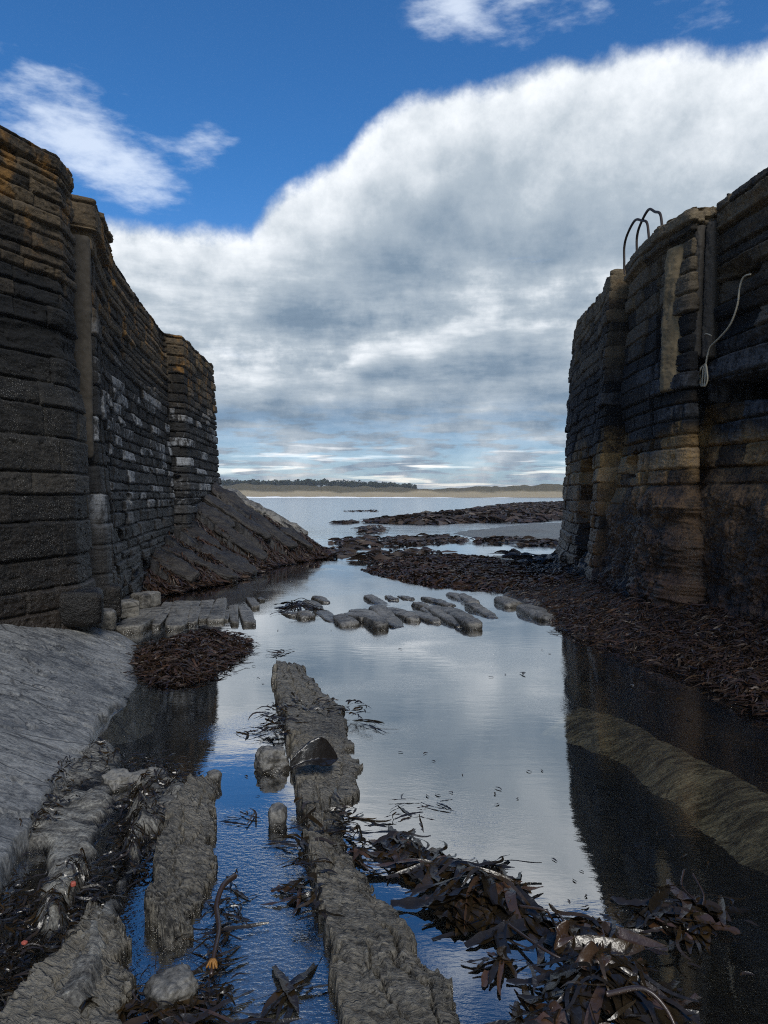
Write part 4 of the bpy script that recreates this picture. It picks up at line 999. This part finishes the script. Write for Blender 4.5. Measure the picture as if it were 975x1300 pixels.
# ------------------------------------------------------------------ seaweed
def ribbons(base, head, length, width, seg, seed, zfn, lift=.03, curl=.6, arch=.6, roll=.6, cross=2, tip=.25, cup=.25, ruffle=0.):
    """many strap fronds at once; base (n,2), head (n,) heading; returns V, Q"""
    q = np.random.default_rng(seed); n = len(base)
    t = np.linspace(0, 1, seg+1)
    turn = q.normal(0, curl*.7, n)[:, None]; wig = q.normal(0, curl*.6, n)[:, None]; ph = q.uniform(0, 6.28, n)[:, None]
    h = head[:, None]+turn*t*1.6+wig*np.sin(t*5+ph)
    st = length[:, None]/seg
    x = base[:, :1]+np.cumsum(np.cos(h)*st, 1)-np.cos(h[:, :1])*st; y = base[:, 1:]+np.cumsum(np.sin(h)*st, 1)-np.sin(h[:, :1])*st
    a = (q.uniform(.1, 1., n)*arch)[:, None]*length[:, None]
    z = zfn(x, y)+lift*q.uniform(0, 1., n)[:, None]+a*.5*np.sin(np.pi*t)**1.3*(1-.5*t)+.12*a*np.sin(t*9+ph)*t
    w = width[:, None]*np.clip(t*3.2+.2, 0, 1)*(1-(1-tip)*t**4)
    r = (q.normal(0, roll, n))[:, None]+np.cumsum(q.normal(0, roll*.25, (n, seg+1)), 1)
    nx, ny = -np.sin(h), np.cos(h)
    C = np.stack([x, y, z], -1)
    A = np.stack([nx*np.cos(r), ny*np.cos(r), np.sin(r)], -1); U = np.stack([-nx*np.sin(r), -ny*np.sin(r), np.cos(r)], -1)
    k = np.linspace(-1, 1, cross)
    rf = ruffle*np.sin(t*22+ph)[..., None, None]*np.abs(k)[None, None, :, None]*w[..., None, None]
    V = C[:, :, None]+A[:, :, None]*(k[None, None, :, None]*w[..., None, None]*.5)+U[:, :, None]*(cup*(k**2)[None, None, :, None]*w[..., None, None]+rf*np.sign(k)[None, None, :, None])
    base_i = (np.arange(n)*(seg+1)*cross)[:, None, None]
    i = (np.arange(seg)[:, None]*cross+np.arange(cross-1)[None])[None]
    i = base_i+i
    Q = np.stack([i, i+1, i+cross+1, i+cross], -1).reshape(-1, 4)
    return V.reshape(-1, 3), Q
def samp_poly(poly, n, seed, power=None):
    """points inside a pixel polygon"""
    q = np.random.default_rng(seed); poly = np.array(poly, float); lo, hi = poly.min(0), poly.max(0); out = []
    while len(out) < n:
        c = q.uniform(lo, hi, (n*2, 2)); ok = poly_sd(c[:, 0], c[:, 1], poly) > 0; out += list(c[ok])
    return np.array(out[:n])
def gz(x, y): return np.maximum(g(x, y), -.005)
def weed_mass(name, polys, n, lrange, wrange, seg, seed, mat, zfn, label, lift=.05, arch=.5, px=True, cross=2, curl=.7, roll=.7):
    parts = []
    q = np.random.default_rng(seed)
    B = np.vstack([at_z(*samp_poly(p, k, seed+i).T, 0.)[:, :2] for i, (p, k) in enumerate(polys)])
    N_ = len(B); L = q.uniform(*lrange, N_)*q.uniform(.6, 1.3, N_); W = q.uniform(*wrange, N_)
    V, Q = ribbons(B, q.uniform(0, 6.28, N_), L, W, seg, seed, zfn, lift, curl, arch, roll, cross)
    o = np_mesh(name, V, Q, mat, True); c = V.mean(0); origin_to(o, (float(c[0]), float(c[1]), 0.))
    return tag(o, label, 'seaweed', None, 'stuff')
matpx = [(450, 724), (475, 712), (520, 706), (575, 704), (640, 709), (690, 726), (716, 740), (720, 757), (690, 757), (640, 752), (590, 747), (530, 742), (480, 733)]
weed_mass('seaweed_bed', [(matpx, 9000)], 0, (.10, .28), (.018, .045), 5, 701, M['weed'], lambda x, y: g(x, y)+.01, 'mat of dark brown seaweed in the middle of the channel', .045, .3)
bankpx = [(640, 756), (690, 750), (740, 744), (770, 742), (860, 752), (975, 775), (1100, 790), (1100, 975), (975, 912), (905, 876), (850, 852), (790, 829), (735, 812), (704, 795), (686, 776)]
def zbank(x, y): return gz(x, y)+.01
weed_mass('seaweed_bed', [(bankpx, 26000)], 0, (.03, .20), (.004, .020), 5, 702, M['weed'], zbank, 'dark bank of tangled seaweed below the right pier', .05, .3)
reefpx = [(472, 664), (500, 660), (560, 654), (600, 648), (640, 641.5), (690, 639.5), (730, 639), (740, 650), (712, 659), (660, 664), (600, 663), (540, 666)]
weed_mass('reef_weed', [(reefpx, 9000)], 0, (.4, 1.3), (.15, .4), 3, 703, M['weedfar'], lambda x, y: gz(x, y)-.02, 'dark weed covering the low reef out in the bay', .12, .2)
# thin drifts of weed in the shallows beyond the mat
drift = [([(420, 690), (450, 684), (520, 683), (545, 690), (500, 694), (440, 694)], 260), ([(455, 672), (475, 668), (490, 672), (480, 678), (462, 678)], 120), ([(500, 684), (560, 680), (596, 686), (560, 690), (520, 692)], 200), ([(596, 687), (660, 684), (665, 688), (610, 690)], 110), ([(452, 710), (480, 703), (540, 700), (560, 703), (500, 706), (470, 714)], 110), ([(425, 664), (450, 662), (452, 664), (430, 666)], 160), ([(440, 649), (480, 648), (480, 650), (440, 650)], 90), ([(660, 690), (700, 688), (700, 692), (668, 693)], 120), ([(640, 700), (720, 722), (720, 728), (690, 722)], 260), ([(395, 706), (415, 700), (440, 696), (450, 700), (415, 710)], 130)]
weed_mass('drift_weed', drift, 0, (.2, .6), (.05, .14), 4, 704, M['weedfar'], lambda x, y: gz(x, y), 'thin drifts of weed floating in the shallows beyond the mat', .06, .22)
pilepx = [(158, 838), (185, 822), (225, 812), (262, 803), (300, 809), (320, 821), (300, 836), (285, 850), (250, 866), (215, 872), (182, 860)]
zpile = lambda x, y: gz(x, y)+.035*(1+1.2*fbm(np.asarray(x)*3, np.asarray(y)*3, 0, 3, 77))*sstep(-.02, .5, poly_sd(np.asarray(x), np.asarray(y), PILE_POLY))
weed_mass('seaweed_pile', [(pilepx, 2800), ([(258, 806), (300, 809), (320, 821), (290, 840), (262, 836)], 900)], 0, (.06, .19), (.007, .022), 6, 705, M['weed'], zpile, 'heap of dark seaweed in the pool against the big slab', .045, .4, cross=2)
# weed over the tilted rock's lower margin
B = np.array([[np.interp(y, [10.6, 13, 16, 18.3], [-3.6, -2.7, -2.35, -1.4])-abs(rng.normal(0, .30)), y] for y in rng.uniform(10.6, 19, 3000)])
V, Q = ribbons(B, rng.uniform(-1.4, .6, len(B)), rng.uniform(.1, .28, len(B)), rng.uniform(.018, .04, len(B)), 4, 706, lambda x, y: np.maximum(z_ramp(x, y), 0)+.01, .05, .5, .3, .6)
yv = rng.uniform(10.8, 19.2, 11000); xv = np.interp(yv, [10.6, 13, 16, 18.3], [-3.6, -2.7, -2.35, -1.4])-np.abs(rng.normal(0, .8, len(yv)))
wv = (yv-14)*.80+(xv+3)*.42; fv = wv/.62-np.floor(wv/.62); kp = (fv+.35*vnoise(xv*2.2, yv*2.2, 0, 717) > .50) & (z_ramp(xv, yv) < 1.15)
V2, Q2 = ribbons(np.c_[xv, yv][kp], rng.uniform(-1.2, .2, kp.sum()), rng.uniform(.1, .26, kp.sum()), rng.uniform(.015, .035, kp.sum()), 4, 716, lambda x, y: np.maximum(z_ramp(x, y), 0)+.01, .04, .4, .3, .6)
V, Q = merge([(V, Q), (V2, Q2)])
o = np_mesh('wrack', V, Q, M['weed'], True); origin_to(o, (-2.4, 14.5, 0)); tag(o, 'dark wrack hanging over the lower edge of the tilted rock ridge', 'seaweed', None, 'stuff')
# weed strands in the gullies of the broken beds, lower left
gul = [([(120, 960), (200, 960), (262, 985), (262, 1004), (215, 1010), (150, 1000)], 230), ([(165, 1000), (215, 1000), (205, 1060), (190, 1120), (150, 1110), (140, 1060)], 330), ([(95, 1110), (140, 1100), (110, 1190), (80, 1230), (70, 1190)], 210), ([(0, 1130), (35, 1100), (50, 1170), (35, 1300), (0, 1300)], 330), ([(60, 1000), (120, 950), (140, 960), (80, 1040), (30, 1090), (10, 1110)], 180), ([(165, 1250), (290, 1235), (300, 1290), (170, 1300)], 120), ([(250, 1200), (300, 1110), (310, 1120), (275, 1240)], 60)]
weed_mass('gully_weed', gul, 0, (.03, .11), (.004, .011), 6, 707, M['kelp'], lambda x, y: np.maximum(gz(x, y), 0)+.004, 'fine black weed caught in the gullies of the broken rock beds', .03, .35)
weed_mass('rib_fringe', [([(350, 900), (372, 895), (455, 905), (470, 913), (440, 920), (360, 912)], 0+70), ([(340, 912), (368, 905), (372, 950), (345, 935)], 110), ([(384, 1030), (396, 1120), (410, 1180), (400, 1180), (380, 1100)], 70), ([(430, 1030), (452, 1060), (465, 1100), (448, 1100), (430, 1060)], 60)], 0, (.05, .16), (.007, .018), 6, 708, M['kelp'], lambda x, y: np.maximum(gz(x, y), 0)+.03, 'ragged black weed fringing the sides of the long rib', .06, .3)

# kelp plants near the camera: a thing each, with its fronds and stalks as parts
def kelp(pxpoly_, n, L, W, seed, label, stalks=(), zlift=.06, arch=.45, brown=0, name='kelp_clump', head=None, seg=10, group=None, z0=None, holdfast=False):
    q = np.random.default_rng(seed); p = samp_poly(pxpoly_, n, seed); B = at_z(p[:, 0], p[:, 1], 0.)[:, :2]
    c = B.mean(0); poly = pxpoly(pxpoly_); root = empty(name, (float(c[0]), float(c[1]), 0.))
    tag(root, label, 'seaweed', group)
    def zf(x, y):
        d = poly_sd(x, y, poly); s = np.sqrt(max(abs(np.cross(poly[1]-poly[0], poly[-1]-poly[0])), .02))
        return (gz(x, y) if z0 is None else z0+0*x)+zlift*sstep(-.04, .22, d)
    hd = q.uniform(0, 6.28, n) if head is None else q.normal(head[0], head[1], n)
    LL_ = q.uniform(.5, 1.6, n)*L*1.6; WW = q.uniform(.35, 1.2, n)*W*.82
    B = B-np.stack([np.cos(hd), np.sin(hd)], -1)*LL_[:, None]*.45
    nb = int(n*brown)
    def mk(sl, mat, nm, sd):
        V, Q = ribbons(B[sl], hd[sl], LL_[sl], WW[sl], seg, sd, zf, .018, .42, arch*.24, .32, 3, .42, .13, .16)
        o = np_mesh(nm, V-np.array([c[0], c[1], 0]), Q, mat, True, None, root); return o
    if n-nb > 0: mk(slice(nb, n), M['kelp'], 'fronds', seed+1)
    if nb > 0: mk(slice(0, nb), M['kelp_brown'], 'russet_fronds', seed+2)
    if n >= 22:
        k_ = n//3; pb = samp_poly(pxpoly_, k_, seed+5); Bs = at_z(pb[:, 0], pb[:, 1], 0.)[:, :2]
        V, Q = ribbons(Bs, q.uniform(0, 6.28, k_), q.uniform(.5, 1.4, k_)*L*1.5, np.full(k_, W*.22), 12, seed+6, zf, .05, .9, arch*.4, .5, 2, .4)
        np_mesh('strands', V-np.array([c[0], c[1], 0]), Q, M['kelp'], True, None, root)
    for pts, r in stalks:
        P = np.array([at_z(a, b, zz) for a, b, zz in pts])-np.array([c[0], c[1], 0])
        V, Q = tube(smooth_path(P, 40), np.linspace(r, r*.6, 40), 8); np_mesh('stalk', V, Q, M['stipe'], True, None, root)
    return root, c
kelp([(478, 1062), (520, 1062), (545, 1085), (560, 1105), (560, 1130), (530, 1125), (490, 1110)], 39, 0.136, 0.0539, 801, 'dark kelp at the upper end of the middle drift, beside the rib', brown=.15, zlift=.05)
kelp([(545, 1085), (600, 1100), (655, 1128), (680, 1150), (665, 1180), (610, 1190), (560, 1172), (545, 1130)], 75, 0.145, 0.0646, 811, 'big glossy heap of dark kelp right of the long rib', [([(655, 1150, .03), (690, 1155, .05), (700, 1165, .02)], .006)], brown=.12, zlift=.07)
kelp([(690, 1185), (740, 1170), (790, 1185), (780, 1210), (720, 1220), (690, 1210)], 27, 0.128, 0.0646, 821, 'kelp between the two biggest heaps, with one amber frond', [([(640, 1170, .02), (690, 1205, .04), (730, 1225, .02)], .006), ([(700, 1150, .02), (716, 1170, .05), (722, 1195, .02)], .005)], brown=.25, zlift=.05)
kelp([(700, 1240), (760, 1215), (810, 1235), (850, 1290), (860, 1330), (660, 1330), (670, 1285)], 84, 0.136, 0.0573, 831, 'largest heap of black and amber kelp at the bottom edge, with a curved brown stalk', [([(770, 1262, .10), (815, 1255, .13), (845, 1280, .10), (868, 1330, .04)], .008)], brown=.16, zlift=.10)
kelp([(610, 1220), (640, 1212), (660, 1228), (650, 1245), (618, 1245)], 12, 0.090, 0.0269, 841, 'little russet tuft of kelp in the blue water below the middle heap', brown=.5, zlift=.03, group=None)
kelp([(810, 1150), (860, 1140), (920, 1160), (905, 1195), (840, 1190)], 39, 0.128, 0.0539, 851, 'loose kelp floating in the dark water at the right', [([(868, 1105, .05), (866, 1125, .03), (885, 1145, .02)], .004), ([(880, 1110, .05), (893, 1135, .03), (892, 1150, .02)], .004)], brown=.12, zlift=.02, arch=.25)
kelp([(340, 1295), (362, 1230), (385, 1240), (385, 1275), (365, 1300)], 7, 0.153, 0.0414, 861, 'folded bluish black kelp frond in the shallow flow left of the rib', head=(1.2, .5), zlift=.03)
kelp([(350, 1118), (375, 1125), (398, 1140), (388, 1155), (365, 1145)], 7, 0.108, 0.0414, 871, 'brown frond curled against the left side of the rib', brown=.7, head=(0.2, .5), zlift=.02)
kelp([(345, 1068), (378, 1066), (376, 1076), (350, 1076)], 3, 0.090, 0.0310, 881, 'single dark frond lying in the blue channel below the upright stone', head=(0., .3), zlift=.0, arch=.2)
kelp([(262, 1225), (310, 1110), (305, 1180), (285, 1240)], 14, 0.108, 0.0166, 891, 'long dark kelp stalk with thin fronds lying beside the short rib', [([(298, 1112, .07), (283, 1125, .08), (275, 1150, .06), (278, 1180, .05), (272, 1210, .05), (268, 1238, .03)], .011)], zlift=.03)
kelp([(170, 1275), (260, 1262), (310, 1270), (310, 1300), (180, 1300)], 18, 0.135, 0.0290, 901, 'tangle of dark kelp along the bottom edge at the left', brown=.2, zlift=.03, head=(0., .5))
kelp([(110, 1290), (150, 1275), (165, 1310), (110, 1320)], 6, 0.108, 0.0467, 906, 'broad black frond standing up at the bottom left corner', head=(1.2, .4), zlift=.05, arch=.7)
kelp([(270, 1330), (330, 1290), (345, 1330)], 6, 0.108, 0.0310, 908, 'small black fronds at the bottom edge below the flow', zlift=.02)
kelp([(500, 1010), (560, 1005), (575, 1030), (545, 1050), (500, 1042), (470, 1050)], 16, 0.081, 0.0166, 911, 'scattered small fronds floating above the upper end of the kelp drift', zlift=.0, arch=.15)
kelp([(620, 1100), (640, 1098), (645, 1106), (600, 1104)], 5, 0.081, 0.0186, 916, 'small sprig floating right of the middle drift', zlift=.0, arch=.1)
kelp([(440, 1075), (460, 1080), (462, 1105), (448, 1105)], 6, 0.081, 0.0248, 921, 'reddish brown weed clinging to the right side of the rib', brown=.7, zlift=.06)
kelp([(300, 930), (335, 915), (350, 922), (345, 940), (310, 942)], 14, 0.090, 0.0186, 926, 'small dark weed tuft left of the rib near its far end', zlift=.02, arch=.3)
kelp([(455, 905), (472, 908), (485, 930), (478, 935), (455, 918)], 9, 0.108, 0.0166, 931, 'thin weed trailing into the water right of the rib', zlift=.0, arch=.15, head=(-.4, .5))
kelp([(360, 768), (400, 772), (405, 780), (365, 780)], 32, 0.221, 0.0539, 936, 'dark weed draped over the left end of the stone row', zlift=.09, arch=.25, z0=.01)
kelp([(270, 1040), (310, 1035), (325, 1030), (330, 1040), (290, 1050)], 9, 0.081, 0.0145, 941, 'dark sprig floating in the blue channel beside the tip of the short rib', zlift=.0, arch=.15)
kelp([(345, 828), (360, 826), (362, 832), (348, 834)], 10, 0.126, 0.0207, 946, 'small weed patch floating just beyond the far tip of the rib', zlift=.0, arch=.1)
# the big folded shiny frond lying on the rib
def leaf(px, py, z, L, W, rz, seed, label, mat='kelp', fold=.5, pitch=.25):
    n, m = 36, 15; t = np.linspace(0, 1, n); k = np.linspace(-1, 1, m)
    w = W*np.sin(np.pi*np.clip(t*.92+.06, 0, 1))**.7
    X = (t-.5)*L; Yl = k[None]*w[:, None]*.5
    Z = fold*np.abs(Yl)*(k[None] > 0)+.5*fold*np.abs(Yl)+.02*np.sin(t*7+seed)[:, None]*k[None]+.10*L*np.sin(np.pi*t)[:, None]+.006*fbm(t[:, None]*9, k[None]*3+0*t[:, None], 0, 3, seed)
    V = np.stack([np.repeat(X[:, None], m, 1), Yl, Z], -1).reshape(-1, 3)
    R = np.array(Matrix.Rotation(rz, 3, 'Z') @ Matrix.Rotation(pitch, 3, 'X'))
    o = np_mesh('kelp_frond', V@R.T, grid_q(n, m, True), M[mat], True); q = at_z(px, py, z); o.location = [float(a) for a in q]
    md = o.modifiers.new('thick', 'SOLIDIFY'); md.thickness = .003
    return tag(o, label, 'seaweed')
leaf(399, 969, .125, .27, .13, .55, 3, 'big shiny black frond folded over the top of the long rib', 'kelp_black', fold=.8, pitch=.5)
leaf(752, 1222, .09, .13, .07, .5, 5, 'single tan frond lying on the largest kelp heap', 'kelp_brown', .5, .5)
leaf(712, 1190, .07, .10, .06, .9, 8, 'small amber frond on the kelp between the heaps', 'kelp_brown', .6, .6)
# scraps
q = np.random.default_rng(91)
def scrap(i):
    V, Q = ribbons(np.array([[0., 0.]]), np.array([0.]), np.array([.05]), np.array([.012]), 6, 920+i, lambda x, y: 0*x+.003, .0, .7, .12, .3, 3)
    return np_mesh('weed_scrap', V, Q, M['kelp'], True)
prot = [scrap(i) for i in range(5)]
spots = [(664, 858, 1.6), (505, 824, .8), (352, 800, .8), (538, 958, .6), (548, 966, .5), (668, 978, .6), (690, 980, .5), (628, 1000, 1.), (630, 1010, .8), (634, 1020, .7), (655, 1015, .6), (700, 1090, .7), (735, 1105, .5), (733, 1120, .6), (748, 1150, .8), (742, 1140, .6), (720, 1142, .5), (620, 860, .7), (640, 856, .6), (700, 830, .5), (690, 826, .5), (588, 985, .4), (505, 955, .5), (560, 1010, .8), (545, 1012, .7), (575, 1008, .7), (420, 800, .6), (330, 860, .6), (336, 868, .5), (325, 846, .7), (352, 832, .8), (290, 845, .9), (282, 858, .8), (310, 985, .6), (335, 1000, .6), (315, 1030, .8), (330, 1010, .5), (850, 1060, .8), (815, 1075, .9), (835, 1060, .6), (790, 1015, .5), (880, 860, 1.2), (900, 880, 1.3), (860, 890, 1.2), (930, 900, 1.4), (850, 905, 1.2), (910, 935, 1.3), (940, 945, 1.2), (880, 915, 1.0), (800, 870, 1.2), (815, 855, 1.3), (780, 860, .9), (770, 850, 1.), (820, 880, 1.), (870, 1085, 1.1), (930, 1150, 1.2), (945, 1170, 1.), (890, 1230, .9), (940, 1240, 1.), (900, 1100, .8)]
for k, (px, py, s) in enumerate(spots):
    o = prot[k] if k < 5 else prot[k % 5].copy()
    if k >= 5: COL.objects.link(o)
    p = at_z(px, py, .001); o.location = [float(v) for v in p]; o.rotation_euler = (0, 0, q.uniform(0, 6.28))
    sc = s*(1.+.0*k)*(1 if p[1] < 4 else 1.4); o.scale = (sc, sc, sc)
    tag(o, 'small dark scrap of weed floating loose on the water', 'seaweed', 'weed scraps on the water')
# bits of litter and a holdfast
def chip(name, px, py, z, s, mat, seed, label, cat):
    p = at_z(px, py, z); o = rblock(name, [float(v) for v in p], s, M[mat], None, seed*.7, 4., seed, .002, 30., 5)
    return tag(o, label, cat)
chip('plastic_scrap', 93, 1122, .13, (.020, .018, .016), 'red', 3, 'bright red scrap of plastic wedged in the broken rock beds', 'litter')
chip('plastic_scrap', 31, 1197, .13, (.017, .015, .010), 'red', 4, 'duller red scrap among the black weed at the far left', 'litter')
pp_ = at_z(270, 1226, .04); ps = []
for k in range(9):
    a = k*.7+.2*(k % 2); d = .6*np.array([math.cos(a), math.sin(a), 0])
    ps.append(tube(smooth_path([pp_+[0, 0, .02], pp_+d*.014+[0, 0, .016], pp_+d*(.022+.006*(k % 3))], 8), .0035, 6))
V, Q = merge(ps); o = np_mesh('kelp_holdfast', V, Q, M['orange'], True); origin_to(o, pp_); tag(o, 'small orange holdfast at the root of the long kelp stalk', 'seaweed')

# ------------------------------------------------------------------ sea haze over the bay
hz = bpy.data.materials.new('sea_haze'); hz.use_nodes = True; nt = NT(hz.node_tree)
pv = nt.n('ShaderNodeVolumePrincipled', None, Color=(.92, .94, 1., 1), Density=.00035, Anisotropy=.3)
oo = nt.n('ShaderNodeOutputMaterial'); nt.t.links.new(pv.outputs[0], oo.inputs['Volume'])
bm = bmesh.new(); bmesh.ops.create_cube(bm, size=1); me = bpy.data.meshes.new('haze'); bm.to_mesh(me); bm.free(); me.materials.append(hz)
hb = bpy.data.objects.new('haze', me); COL.objects.link(hb); hb.scale = (6400, 1660, 24); hb.location = (0, 740, 9.)
tag(hb, kind='stuff')
